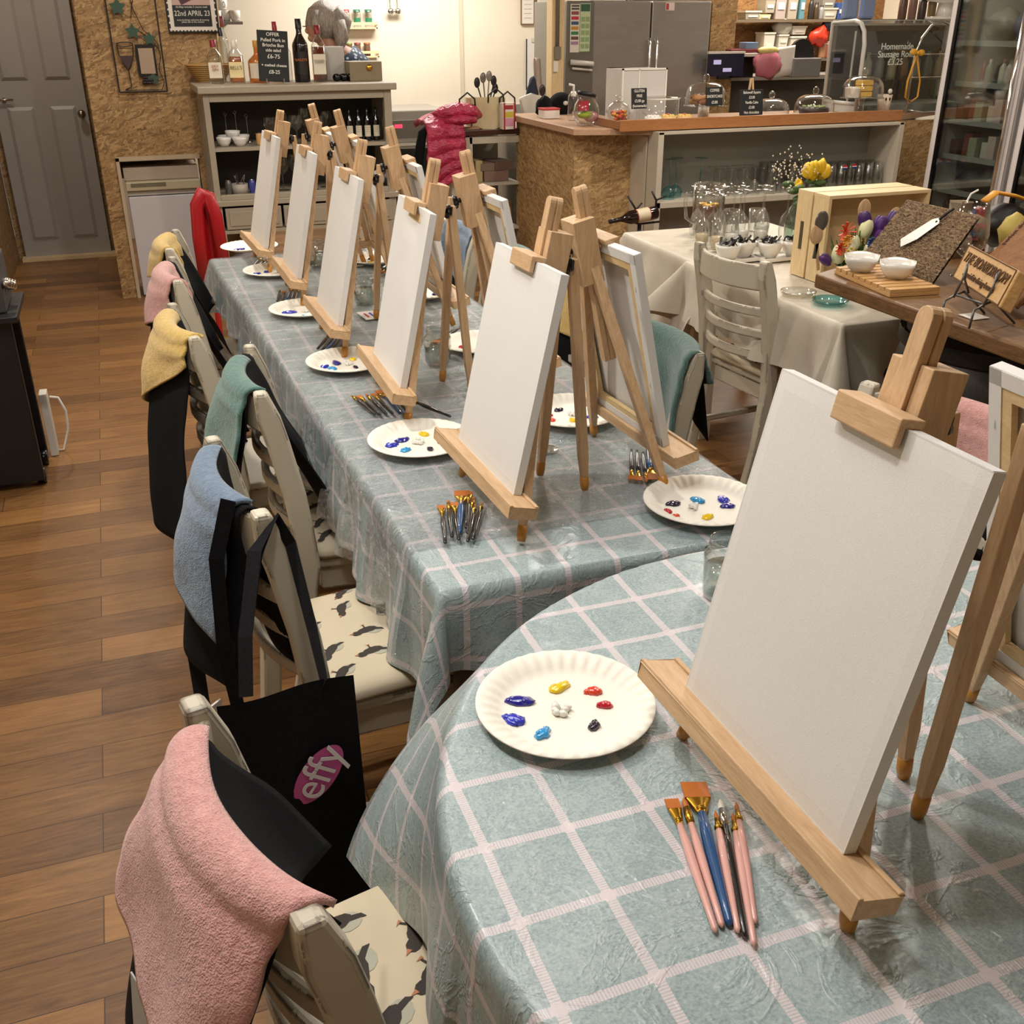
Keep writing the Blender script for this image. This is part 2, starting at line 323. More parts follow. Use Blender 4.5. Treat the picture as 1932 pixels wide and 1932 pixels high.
sbox('wall_pier',OSB,(4.165,4.37,7.2,7.95,0,2.7))
sbox('baseboard_right',mt('c8beac',.5),(2.6,4.6,4.66,4.70,0,.13))
# grey four panel door
d=B(); d.bx(-.77,-.16,8.59,8.62,.01,2.0); dm=mt('a3a09c',.45)
for x0,x1 in ((-.70,-.515),(-.415,-.235)):
    for z0,z1 in ((.14,1.075),(1.245,1.9)):
        d.hexa([(x0,8.59,z0),(x1,8.59,z0),(x1,8.59,z1),(x0,8.59,z1),(x0+.025,8.575,z0+.025),(x1-.025,8.575,z0+.025),(x1-.025,8.575,z1-.025),(x0+.025,8.575,z1-.025)])
door=struct(d.build('door_1',dm,bev=.004))
k=B(); k.blob((-.205,8.53,1.02),(.028,.028,.03),14,9); k.cyl((-.205,8.59,1.02),(-.205,8.54,1.02),.012); k.cyl((-.205,8.59,1.02),(-.205,8.583,1.02),.026); k.build('door_knob',mt('a39c90',.25,1.0),door,smooth=True)
k=B(); k.cyl((-.77,8.56,1.125),(-.64,8.56,1.125),.008); k.cyl((-.70,8.59,1.125),(-.70,8.56,1.125),.014); k.build('door_handle',CHROME,door,smooth=True)

# ================= drape helper =================
def sm(t): t=max(0,min(1,t)); return t*t*(3-2*t)
def drape(rect,tab,zt,nu,nv,flare=.1,cfl=.45,rip=.05,kf=22,circ=None,zlim=.0,seed=0,rot=0,wr=.004):
    """flat point -> 3D over a table; rect = cloth, tab = table quad (x0,x1,y0,y1,skew)"""
    x0,x1,y0,y1=rect
    def fn(u,v):
        px=x0+(x1-x0)*u; py=y0+(y1-y0)*v
        if circ:
            cx,cy,r=circ; dv=V((px-cx,py-cy)); l=dv.length
            if l<=r: c=V((px,py)); ov=0; di=V((0,0))
            else: di=dv/l; c=V((cx,cy))+di*r; ov=l-r
            ang=math.atan2(dv.y,dv.x); per=ang*r
            cf=abs(math.sin(2*ang))**4
        else:
            a0,a1,b0,b1,sk=tab; s0=a0+sk*(py-b0); s1=a1+sk*(py-b0)*.6
            c=V((min(max(px,s0),s1),min(max(py,b0),b1))); dv=V((px,py))-c; ov=dv.length
            di=dv/ov if ov>1e-9 else V((0,0)); per=c.x+c.y*1.0+ (math.atan2(di.y,di.x)*.1 if ov>0 else 0)
            cf=2*abs(di.x*di.y)
        if ov<1e-9:
            z=zt+wr*noise.noise(V((px*5,py*5,seed)))*.6; return (px,py,z)
        f=flare+cfl*cf; r0=.012
        t=min(1,ov/(r0*2)); 
        rr=rip*sm(ov/.22)*(math.sin(per*kf+seed)+.5*math.sin(per*kf*2.3+1+seed))*(.35+ov)+.05*ov*noise.noise(V((px*4,py*4,seed+2)))
        out=r0*sm(t)+max(0,ov-r0)*math.sin(f)+rr
        dn=r0*t*t*.8+max(0,ov-r0)*math.cos(f)
        q=c+di*out
        return (q.x,q.y,zt-dn+wr*.5*noise.noise(V((px*6,py*6,seed))))
    uvf=lambda u,v:(x0+(x1-x0)*u,y0+(y1-y0)*v)
    return B().grid(fn,nu,nv,uvf)
def table_under(name,label,x0,x1,y0,y1,zt,mat,group=None):
    t=thing(name,label,'table',((x0+x1)/2,(y0+y1)/2,0),0,group); w_,h_=(x1-x0)/2,(y1-y0)/2
    B().bx(-w_,w_,-h_,h_,zt-.03,zt).build('tabletop',mat,t)
    for sx in (-1,1):
        for sy in (-1,1): B().beam((sx*(w_-.06),sy*(h_-.06),0),(sx*(w_-.06),sy*(h_-.06),zt-.03),.05,.05,(1,0,0)).build('leg',mat,t)
    return t
UND=mt('6b5a48',.5)
table_under('dining_table','long table under the checked cloth, nearest half, between the two rows of chairs',.42,1.10,1.50,2.92,.742,UND)
table_under('dining_table','long table under the checked cloth, far half, in front of the cream dresser',.34,1.06,2.93,4.36,.742,UND)
LT=(.408,1.125,1.475,4.375,-.040)
lc=drape((.145,1.40,1.30,4.60),LT,.750,150,300,.05,.30,.028,24,seed=1).build('tablecloth',CLOTH,smooth=True)
tag(lc,'blue grey checked tablecloth with pale pink lines on the long table','tablecloth')
fl=drape((.165,1.36,1.62,4.58),LT,.7535,200,330,.10,.34,.035,31,seed=4,wr=.008).build('plastic_sheet',FILM,smooth=True)
tag(fl,'clear crinkled plastic sheet spread over the long checked tablecloth','plastic sheet')
t=thing('round_table','round pedestal table nearest the camera under its own checked cloth','table',(.826,.758,0))
B().lathe([(.0,.79),(.585,.79),(.585,.765),(0,.765)],48,close=False).build('tabletop',UND,t); B().cyl((0,0,.02),(0,0,.77),.05,n=16).build('pedestal',UND,t); B().lathe([(0,0),(.28,0),(.26,.03),(0,.06)],24).build('base',UND,t)
rc=drape((-.005,1.62,.10,1.385),None,.800,170,150,.04,.62,.022,10,circ=(.826,.758,.598),seed=2).build('tablecloth',CLOTH2,smooth=True)
tag(rc,'blue grey checked tablecloth hanging from the round table nearest the camera','tablecloth')
# white side tables
table_under('side_table','white clothed side table below the glass shelf counter',2.15,2.86,3.70,4.30,.742,mt('cfc6b4',.5))
table_under('side_table','white clothed side table beside the barrel board, behind the ladder back chair',2.12,2.86,2.68,3.66,.742,mt('cfc6b4',.5))
tag(drape((1.80,3.05,3.45,4.62),(2.13,2.88,3.60,4.32,0),.747,90,80,.10,.5,.06,17,seed=5).build('tablecloth',WCLOTH,smooth=True),'cream sateen tablecloth on the far side table holding the flutes','tablecloth')
tag(drape((1.86,3.05,2.42,3.93),(2.085,2.88,2.64,3.66,0),.751,90,110,.12,.6,.05,15,seed=8).build('tablecloth',WCLOTH,smooth=True),'cream sateen tablecloth on the near side table under the pale crate','tablecloth')

# ================= chairs =================
PX=[(0,-.255),(.2,-.215),(.45,-.19),(.62,-.205),(.78,-.235),(.88,-.26)]
def pxz(z):
    for (a,xa),(b,xb) in zip(PX,PX[1:]):
        if z<=b: return xa+(xb-xa)*(z-a)/(b-a)
    return PX[-1][1]
def railx(y,z,bul=.055): return pxz(z)-bul*(1-(y/.185)**2)
def make_chair(label,group):
    t=thing('ladder_back_chair',label,'chair',(0,0,0),0,group)
    for s in (-1,1):
        b=B(); n=14; vs=[];fs=[]
        for i in range(n+1):
            z=.89*i/n; x=pxz(min(z,.88)); hw=.0265 if z>.4 else .021; hy=.0195
            if i==n: hw*=.55
            elif i==n-1: z-=.0; 
            vs+=[(x-hw,s*.188-hy,z),(x+hw,s*.188-hy,z),(x+hw,s*.188+hy,z),(x-hw,s*.188+hy,z)]
        for i in range(n):
            for k in range(4): fs.append((4*i+k,4*i+(k+1)%4,4*i+4+(k+1)%4,4*i+4+k))
        fs+=[(3,2,1,0),tuple(4*n+k for k in range(4))]
        b._a(vs,fs); b.build('back_post',CHAIR,t,bev=.007,smooth=False)
        B().beam((.185,s*.185,0),(.18,s*.18,.42),.026,.026,(1,0,0),.038,.038).build('front_leg',CHAIR,t,bev=.004)
    def rail(z0,z1,th,bul=.055):
        b=B(); n=14;vs=[];fs=[]
        for i in range(n+1):
            y=-.178+.356*i/n
            for z,dx in ((z0,th/2),(z1,th/2),(z1,-th/2),(z0,-th/2)): vs.append((railx(y,(z0+z1)/2,bul)+dx,y,z))
        for i in range(n):
            for k in range(4): fs.append((4*i+k,4*i+(k+1)%4,4*i+4+(k+1)%4,4*i+4+k))
        fs+=[(3,2,1,0),tuple(4*n+k for k in range(4))]; b._a(vs,fs); return b
    rail(.785,.872,.019).build('top_rail',CHAIR,t,bev=.005)
    for z in (.705,.625,.545): rail(z-.016,z+.016,.018).build('slat',CHAIR,t,bev=.006)
    b=B(); b.prism([(-.175,-.175),(.20,-.205),(.215,-.17),(.215,.17),(.20,.205),(-.175,.175)],.425,.447); b.prism([(-.165,-.165),(.19,-.19),(.19,.19),(-.165,.165)],.36,.425); b.build('seat',CHAIR,t,bev=.006)
    for s in (-1,1): B().beam((-.2,s*.186,.19),(.18,s*.184,.19),.022,.022).build('stretcher',CHAIR,t,bev=.004)
    B().beam((.182,-.18,.24),(.182,.18,.24),.022,.022).build('stretcher',CHAIR,t,bev=.004)
    return t
def duck(b,cx,cy,a,zf,s=1):
    def P(poly,dz=.0009):
        q=[]
        for x,y in poly:
            x*=s;y*=s; X=cx+x*math.cos(a)-y*math.sin(a); Y=cy+x*math.sin(a)+y*math.cos(a); q.append((X,Y,zf(X,Y)+dz))
        return q
    def el(x,y,rx,ry,n=10): return [(x+rx*math.cos(2*PI*i/n),y+ry*math.sin(2*PI*i/n)) for i in range(n)]
    for mi,poly,dz in ((1,el(-.014,.006,.014,.012),.0007),(2,el(-.004,.0,.017,.0095),.0009),(2,el(.004,.001,.0125,.0082,12),.0010),(2,[(-.014,.006),(-.031,.012),(-.029,.005),(-.014,-.002)],.00095),(2,[(.008,.007),(.016,.012),(.022,.004),(.012,-.003)],.00105),(2,el(.020,.005,.0085,.0072,10),.0010),(2,[(.006,.008),(.02,.009),(.02,-.001),(.006,-.003)],.0010),(2,[(-.002,-.006),(.0,-.018),(.002,-.018),(.001,-.006)],.0011),(3,[(.026,.006),(.034,.003),(.026,.001)],.0012),(3,[(-.002,-.016),(.006,-.018),(-.002,-.0195)],.0012)):
        b.mi=mi; q=P(poly,dz); b._a(q,[tuple(range(len(q)))])
    b.mi=0
DUCKM=[LINEN,mt('adaa98',.9),mt('3b342f',.9),mt('b0785a',.9)]
def cushion(label,loc,rz,seed,big=1.0):
    r=random.Random(seed); b=B()
    def zf(x,y):
        u=max(0,1-(abs(x)/.2)**4); v=max(0,1-(abs(y)/.2)**4); return .449+.018+.032*math.sqrt(u*v)
    def fn(u,v,s=1):
        x=-.19+.385*u;y=-.195+.39*v; q=.93+.07*min(1,(1-abs(2*u-1))*8)*1; p=.93+.07*min(1,(1-abs(2*v-1))*8)
        return x*p,y*q
    b.grid(lambda u,v:(*fn(u,v),zf(*fn(u,v)) if 0<u<1 and 0<v<1 else .467),24,24)
    b.grid(lambda u,v:(*fn(u,v),.45 if 0<u<1 and 0<v<1 else .467),24,24)
    n=0
    for i in range(4):
        for j in range(4):
            x=-.135+.088*i+r.uniform(-.012,.012); y=-.14+.09*j+(.04 if i%2 else 0)+r.uniform(-.01,.01)
            if abs(y)<.165 and abs(x)<.16: duck(b,x,y,r.choice((-2.6,-2.2,1.2,-2.9))+r.uniform(-.3,.3),zf,1.12*big)
    o=b.build('seat_cushion',DUCKM,smooth=True); o.location=loc; o.rotation_euler=(0,0,rz); return tag(o,label,'cushion')
def sheet_over(ch,name,label,cat,mat,y0,y1,front,back,lift=.0,seed=0,ff=.06,fl=.13,fold=.02,group=None,th=.004,nf=3.2,sk=0,extra=None):
    """cloth folded over a chair's top rail; front/back are (length at y0, length at y1)"""
    X,Y,A=ch
    def fn(u,v):
        y=y0+(y1-y0)*u; lf=front[0]+(front[1]-front[0])*u; lb=back[0]+(back[1]-back[0])*u
        s=-lf+(lf+lb)*v; yc=max(-.185,min(.185,y)); cx=railx(yc,.84); R=.018+lift; a=abs(s); sg=-1 if s>0 else 1
        arc=R*PI/2
        if a<arc: t=a/R; dx=R*math.sin(t)*sg; z=.872+lift+R*math.cos(t)-R+.008
        else:
            d=a-arc; dx=sg*(R+d*(fl if sg<0 else ff)); z=.872+lift-R+.008-d*.985
            dx+=sg*(.016*sm(d/.12)*math.sin(y*23+X*40)*(1 if sg<0 else .5)+.015*sm(d/.1)*noise.noise(V((y*11,d*6,X*9)))+(.010 if lift>.005 else 0)*sm(d/.03)+.012*sm(d/.25))
            if sg>0: dx=max(dx,.0)+.0
        dip=-.012*sm((abs(y)-.15)/.06)
        return (cx+dx,y*(1+.25*a*(1 if lift>.005 else .4))+sk*max(0,-sg)*a+.01*noise.noise(V((u*3,v*5,seed+9))),z)
    b=B(); b.grid(fn,30,44,lambda u,v:(u,v)); o=b.build(name,mat,smooth=True,solid=th,off=0)
    if extra: extra(o,fn)
    o.location=(X,Y,0); o.rotation_euler=(0,0,A); return tag(o,label,cat,group)
def strap(ch,pts,w=.022,par=None,name='apron_string'):
    b=B(); n=len(pts); vs=[];fs=[]
    P=[V(p) for p in pts]
    for i,p in enumerate(P):
        d=(P[min(i+1,n-1)]-P[max(i-1,0)]).normalized(); s=d.cross(V((.4,.9,.2))).normalized()*w/2; q=d.cross(s).normalized()*.001
        vs+=[p-s-q,p+s-q,p+s+q,p-s+q]
    for i in range(n-1):
        for k in range(4): fs.append((4*i+k,4*i+(k+1)%4,4*i+4+(k+1)%4,4*i+4+k))
    fs+=[(3,2,1,0),tuple(4*n-4+k for k in range(4))]
    b._a(vs,fs); return b.build(name,BLACK,par)
CH={}
rows=[('A',.02,.90,11,'cream ladder back chair nearest the camera, under the pink towel'),
('B',.11,1.78,6.6,'cream ladder back chair under the blue towel, second from the camera'),
('C',.225,2.40,-3.5,'cream ladder back chair under the left row green towel'),
('D',.096,2.91,5,'cream ladder back chair under the nearer yellow towel of the left row'),
('E',.118,3.586,-1,'cream ladder back chair under the far pink towel of the left row'),
('F',.142,4.116,-6.7,'cream ladder back chair under the farthest yellow towel beside the red seat')]
ch0=None
for k,x,y,a,lab in rows:
    a=math.radians(a); X=x+.26*math.cos(a); Y=y+.26*math.sin(a); CH[k]=(X,Y,a)
    if ch0 is None: ch0=make_chair(lab,'chairs along the left side of the tables'); ch0.location=(X,Y,0); ch0.rotation_euler=(0,0,a)
    else: dup(ch0,(X,Y,0),a,lab)
right=[('R1',1.262,2.33,182,'cream ladder back chair under the right row dark green towel'),
('R2',1.30,2.95,180,'cream ladder back chair under the yellow towel on the right row'),
('R3',1.27,3.47,178,'cream ladder back chair under the green towel behind an easel on the right row'),
('R4',1.235,3.98,183,'cream ladder back chair under the blue towel at the far right of the long table'),
('R0',1.58,1.62,200,'cream ladder back chair behind the nearest canvas beside the barrel')]
for k,x,y,a,lab in right:
    a=math.radians(a); X=x+.26*math.cos(a); Y=y+.26*math.sin(a); CH[k]=(X,Y,a); dup(ch0,(X,Y,0),a,lab,'chairs along the right side of the tables')
a=math.radians(6.1-0); CH['W']=(1.976+.26,3.19,a); dup(ch0,(2.236,3.19,0),a,'cream ladder back chair with bare slats in front of the cream side table','chairs along the right side of the tables')
for k,lab,s in (('A','linen seat cushion printed with puffins on the chair nearest the camera',3),('B','linen seat cushion printed with ducks on the chair under the blue towel',5),('C','linen seat cushion printed with ducks on the chair under the left green towel',8),('W','rumpled bird print seat cushion on the chair by the cream side table',12)):
    X,Y,A_=CH[k]; cushion(lab,(X,Y,0),A_,s,1.35 if k=='A' else 1.0)
TL,AL='towels over the chair backs','black aprons over the chair backs'
def tow(k,col,mat,y0,y1,f,b,lab,**kw):
    def bands(o,fn):
        for v0 in (.80,.84):
            pass
    sheet_over(CH[k],'towel',lab,'towel',mat,y0,y1,f,b,lift=.010,seed=len(lab),fold=.012,th=.008,group=TL,extra=bands,**kw)
def apr(k,y0,y1,f,b,lab,**kw): return sheet_over(CH[k],'apron',lab,'apron',BLACK,y0,y1,f,b,lift=.003,seed=len(lab)+1,th=.003,group=AL,**kw)
apr('A',-.17,.13,(.06,.26),(.46,.38),'black apron under the nearest pink towel',fold=.03,fl=.22,ff=.5)
tow('A',0,PINK,-.180,.135,(.03,.02),(.27,.22),'pink terry towel on the chair nearest the camera',fl=.27,nf=1.2)
apr('B',-.15,.16,(.34,.26),(.38,.30),'black apron under the blue towel nearest the camera',fold=.03)
tow('B',0,BLU,-.13,.145,(.02,.02),(.28,.14),'blue terry towel on the second chair from the camera',fl=.16,nf=1)
apr('C',-.15,.14,(.42,.42),(.26,.20),'black apron under the left row green towel',fold=.03,ff=.42)
tow('C',0,GRN,-.16,.10,(.02,.03),(.20,.25),'green terry towel on the left row of chairs',fl=.14,nf=1)
apr('D',-.16,.15,(.30,.46),(.62,.58),'long black apron under the nearer yellow towel',fold=.02,ff=.34)
tow('D',0,YEL,-.18,.12,(.02,.05),(.10,.30),'yellow terry towel on the fourth chair of the left row',fl=.14,nf=1)
apr('E',-.16,.15,(.40,.34),(.30,.28),'black apron under the far pink towel',fold=.02,ff=.36)
tow('E',0,PINK,-.17,.11,(.16,.12),(.14,.24),'pink terry towel on the fifth chair of the left row',fl=.12,nf=1)
apr('F',-.17,.14,(.42,.30),(.20,.22),'black apron under the farthest yellow towel',fold=.02,ff=.36)
tow('F',0,YEL,-.17,.12,(.20,.14),(.12,.18),'yellow terry towel on the farthest chair of the left row',fl=.12,nf=1)
apr('R1',-.16,.17,(.42,.42),(.20,.26),'black apron under the dark green towel on the right row',fold=.03)
tow('R1',0,DGRN,-.20,.20,(.26,.28),(.26,.10),'dark green terry towel on the right row beside the bare chair',fl=.12,nf=1)
apr('R2',-.16,.17,(.42,.42),(.30,.26),'black apron under the yellow towel on the right row',fold=.03)
tow('R2',0,YEL,-.13,.16,(.20,.22),(.1,.10),'yellow terry towel seen between the easels on the right row',fl=.05,nf=1)
apr('R3',-.16,.17,(.42,.42),(.3,.26),'black apron under the green towel on the right row',fold=.03)
tow('R3',0,GRN,-.13,.14,(.30,.26),(.1,.10),'green terry towel glimpsed between the easels on the right row',fl=.05,nf=1)
apr('R4',-.14,.17,(.36,.32),(.2,.26),'black apron under the far right blue towel',fold=.03)
tow('R4',0,BLU,-.15,.16,(.16,.30),(.1,.12),'blue terry towel at the far right of the long table',fl=.10,nf=1)
apr('R0',-.13,.15,(.3,.3),(.2,.2),'black apron behind the nearest canvas',fold=.02)
tow('R0',0,PINK,-.15,.15,(.14,.14),(.1,.1),'pink terry towel just showing above the nearest canvas',fl=.05,nf=1)
# apron strings and the tote bag
def W(k,p):
    X,Y,A_=CH[k]; return (X+p[0]*math.cos(A_)-p[1]*math.sin(A_),Y+p[0]*math.sin(A_)+p[1]*math.cos(A_),p[2])
s1=strap(None,[W('B',p) for p in ((-.30,-.14,.90),(-.335,-.15,.8),(-.345,-.155,.62),(-.33,-.16,.42),(-.34,-.15,.28),(-.33,-.165,.22))],.026); tag(s1,'long black apron string hanging beside the white care label','apron string')
s2=strap(None,[W('B',p) for p in ((-.38,-.02,.56),(-.385,-.06,.46),(-.37,-.11,.38),(-.375,-.09,.30),(-.36,-.13,.24))],.03); tag(s2,'black apron string looping below the blue towel','apron string')
s4=strap(None,[W('B',p) for p in ((-.03,-.13,.515),(.02,-.16,.53),(.09,-.15,.535),(.13,-.10,.53),(.13,-.03,.525),(.08,.02,.515),(0,.03,.51))],.028); tag(s4,'black strap loop lying on the duck print cushion','strap')
q=B(); q.bx(-.002,.002,-.022,.022,-.03,.03); q=q.build('care_label',WHITE); q.location=W('B',(-.375,-.11,.455)); q.rotation_euler=(.1,.1,-.9); tag(q,'small white care label on the apron below the blue towel','label')
q=B(); q.bx(-.001,.001,-.03,.03,-.045,.045); q=q.build('care_label',mt('b9bdc2',.6)); q.location=W('A',(-.40,.03,.60)); q.rotation_euler=(.0,.12,.35); tag(q,'grey care label at the hem under the nearest pink towel','label')
t=thing('tote_bag','black cotton tote bag with a pink oval badge hanging near the duck cushion','bag',(.118,1.35,.235),math.radians(-4))
def bag(u,v,s): 
    x=-.105+.21*u; z=.46*v; return (x*(1+.06*(1-v)),s*(.012*math.sin(PI*u)*math.sin(PI*min(1,v*1.2))+.001)+.006*math.sin(u*7+v*3),z+.02*(u-.5)*1)
b=B(); b.grid(lambda u,v:bag(u,v,-1),16,20); b.grid(lambda u,v:bag(u,v,1),16,20); b.build('bag_body',BLACK,t,smooth=True)
b=B(); b.grid(lambda u,v:((lambda a,rr:(.035+(.030*math.cos(a)*rr)*.86+(.062*math.sin(a)*rr)*.5,-.0165,.30-(.030*math.cos(a)*rr)*.5+(.062*math.sin(a)*rr)*.86))(2*PI*u,v*(1+.05*math.sin(2*2*PI*u)))),28,4); b.build('badge',mt('b04a85',.7),t)
text('badge_lettering','effy',.075,mt('c9c2c6',.6),t,(.037,-.0185,.305),(PI/2,-1.02,0),.0005)
for s in (0,1): strap(None,[(-.06,s*.01,.46),(-.05,.06+s*.01,.53),(-.02,.17,.62-.01*s),(.02,.235,.645),(.04,.22,.60),(.055,.10,.50),(.06,s*.01,.46)],.024,t,'bag_handle')
# ================= easels and canvases =================
TL_=math.radians(12.62); CT,ST=math.cos(TL_),math.sin(TL_)
def P(a,v,w_): return (v*ST-w_*CT,a,v*CT+w_*ST)      # local: +x away from the painter, a = sideways, v = up the tilt, w = towards the painter
def pb(b,a0,a1,v0,v1,w0,w1): return b.hexa([P(a0,v0,w0),P(a1,v0,w0),P(a1,v0,w1),P(a0,v0,w1),P(a0,v1,w0),P(a1,v1,w0),P(a1,v1,w1),P(a0,v1,w1)])
TIP=mt('b97f2c',.4,coat=.3)
def make_easel(label,sh=0.0):
    t=thing('table_easel',label,'easel',(0,0,0),0,'wooden table easels')
    def leg(p,q,name='leg'):
        p,q=V(p),V(q); d=(q-p).normalized(); c=B(); k0=p+d*.026; k1=p+d*.075
        up=(0,1,0) if abs(d.y)<.9 else (1,0,0)
        c.beam(k0,k1,.013,.013,up,.0185,.0185); c.beam(k1,q,.0185,.0185,up)
        l=c.build(name,BEECH,t,bev=.0015); B().tube([p-d*.002+V((0,0,.002)),p+d*.01,p+d*.03],[.0075,.0095,.0095],10).build('foot_tip',TIP,l,smooth=True)
    leg((0,.166,0),P(.018,.455,-.012)); leg((0,-.166,0),P(-.018,.455,-.012)); leg((.211,0,0),P(0,.50,-.062),'rear_leg')
    b=B(); pb(b,-.212,.212,.063,.086,.004,.060); pb(b,-.212,.212,.086,.0895,.054,.060); pb(b,-.212,.212,.086,.0895,.004,.011); b.build('tray',BEECHX,t,bev=.0012)
    b=B()
    for a0,a1,w0,w1 in ((-.029,-.0112,-.042,.004),(.0112,.029,-.042,.004),(-.0112,.0112,-.042,-.018)): pb(b,a0,a1,.418,.545,w0,w1)
    b.build('head_block',BEECH,t,bev=.0012)
    b=B(); n=7; poly=[(-.0108,.24+sh),(.0108,.24+sh)]+[(.0108*math.cos(PI*i/n),.588+sh+.0108*math.sin(PI*i/n)) for i in range(n+1)]
    for w0,w1,sc in ((-.017,-.006,1),(-.006,-.003,.8),(-.003,.009,1)):
        m=len(poly); b._a([P(a*sc,v,w0) for a,v in poly]+[P(a*sc,v,w1) for a,v in poly],[tuple(range(m)),tuple(range(m,2*m))[::-1]]+[(i,(i+1)%m,m+(i+1)%m,m+i) for i in range(m)])
    b.build('mast',BEECH,t,bev=.001)
    b=B(); pb(b,-.047,.047,.470,.500,.031,.040); pb(b,-.047,.047,.490,.500,.009,.034); pb(b,-.02,.02,.480,.490,.009,.0135); b.build('canvas_clip',BEECHX,t,bev=.002)
    b=B(); b.tube([P(0,.487,-.042),P(0,.487,-.052)],.006,8); b.lathe([(0,0),(.014,0),(.016,.004),(.013,.012),(0,.013)],20,mod=lambda i,r,z,a:(r*(1+.16*math.cos(5*a)),z))
    # turn the star knob onto the back face
    m=len(b.v)-5*20; rot=Matrix.Rotation(-PI/2-TL_,4,'Y'); off=V(P(0,.487,-.052))
    rot=Matrix.Rotation(PI/2+TL_,4,'Y')
    for i in range(m,len(b.v)): b.v[i]=tuple(rot@V(b.v[i])+off)
    b.build('clamp_knob',DARKG,t,smooth=True)
    B().tube([P(.0,.36,-.006),P(0,.30,-.012)],.004,8).build('dowel',BEECH,t)
    return t
STRETCH=wood('pale_stretcher_wood','c9ab78','dfc596',(2,2,8))
def make_canvas(label,sag=.003,seed=0):
    t=thing('stretched_canvas',label,'canvas',(0,0,0),0,'blank stretched canvases')
    cw,ch,v0,wf,th=.1515,.403,.0868,.0300,.0165
    b=B(); n=22
    def front(u,v):
        a=-cw+2*cw*u; k=math.sin(PI*u)*math.sin(PI*v); s=sag*(k**.5 if k>0 else 0)*(1+.5*noise.noise(V((u*3,v*3,seed))))
        s+=sag*.9*math.exp(-((u-.5)/.22)**2-((v-.93)/.10)**2)*(v<.999)
        return P(a,v0+ch*v,wf-s-(.0012 if u in(0,1) or v in (0,1) else 0))
    b.grid(front,n,n)
    e=.0
    pb2=lambda a0,a1,va,vb,w0,w1:pb(b,a0,a1,va,vb,w0,w1)
    pb2(-cw-.0008,-cw+.0008,v0,v0+ch,wf-th,wf-.001); pb2(cw-.0008,cw+.0008,v0,v0+ch,wf-th,wf-.001); pb2(-cw,cw,v0-.0008,v0+.0008,wf-th,wf-.001); pb2(-cw,cw,v0+ch-.0008,v0+ch+.0008,wf-th,wf-.001)
    for a0,a1,va,vb in ((-cw,-cw+.019,v0,v0+ch),(cw-.019,cw,v0,v0+ch),(-cw,cw,v0,v0+.019),(-cw,cw,v0+ch-.019,v0+ch)): pb2(a0,a1,va,vb,wf-th-.001,wf-th)
    b.build('primed_cloth',CANVAS,t)
    for a0,a1,va,vb in ((-cw+.001,-cw+.034,v0+.001,v0+ch-.001),(cw-.034,cw-.001,v0+.001,v0+ch-.001),(-cw+.034,cw-.034,v0+.001,v0+.034),(-cw+.034,cw-.034,v0+ch-.034,v0+ch-.001)):
        c=B(); pb(c,a0,a1,va,vb,wf-th+.0002,wf-.0075); c.build('stretcher_bar',STRETCH,t)
    for va in (.13,.33): 
        for s in (-1,1):
            c=B(); c.tube([P(s*(cw-.010),v0+va,wf-th-.002),P(s*(cw-.010),v0+va+.010,wf-th-.002)],.0006,5); c.build('staple',CHROME,t)
    return t
EAS=[(.569,.754,1.3,.800,.0,'table easel nearest the camera on the round table'),
(.588,1.748,2.0,.75,.004,'table easel at the near end of the long table, left row'),
(.554,2.407,-1.1,.75,.0,'second table easel of the left row on the long table'),
(.519,3.000,.7,.75,-.012,'third table easel of the left row on the long table'),
(.509,3.630,.3,.75,-.014,'fourth table easel of the left row on the long table'),
(.470,4.183,2.2,.75,-.016,'farthest table easel of the left row on the long table'),
(.960,.690,178,.80,.0,'table easel cut off by the right edge, seen from behind'),
(.950,1.865,182.4,.75,.004,'table easel seen from behind at the near end of the right row'),
(.935,2.535,181,.75,.0,'second table easel of the right row, seen from behind'),
(.915,3.215,180,.75,.0,'third table easel of the right row, seen from behind'),
(.895,3.915,180,.75,.0,'fourth table easel of the right row, seen from behind'),
(.88,4.20,179,.75,.0,'farthest table easel of the right row, seen from behind')]
CL=['blank white canvas nearest the camera','blank white canvas at the near end of the left row','blank white canvas with a dented top edge, second of the left row','blank white canvas, third of the left row','blank white canvas, fourth of the left row','narrow looking blank white canvas farthest along the left row','back of a canvas cut off by the right edge','back of a canvas at the near end of the right row','back of the second canvas of the right row','back of the third canvas of the right row','back of the fourth canvas of the right row','back of the farthest canvas of the right row']
e0=c0=None
for i,(x,y,a,z,sh,lab) in enumerate(EAS):
    a=math.radians(a); z+=.001 if z>.78 else .006
    if i==11: x,y=.86,4.235
    if e0 is None: e=make_easel(lab); e0=e
    else: e=dup(e0,label=lab)
    e.location=(x,y,z); e.rotation_euler=(0,0,a)
    if sh:
        for c in kids(e):
            if c.name.startswith('mast'): c.location=P(0,sh,0)
    if i in (0,2): c=make_canvas(CL[i],.0016 if i==0 else .009,i); c0=c0 or c
    else: c=dup(c0,label=CL[i])
    c.location=(x,y,z); c.rotation_euler=(0,0,a)
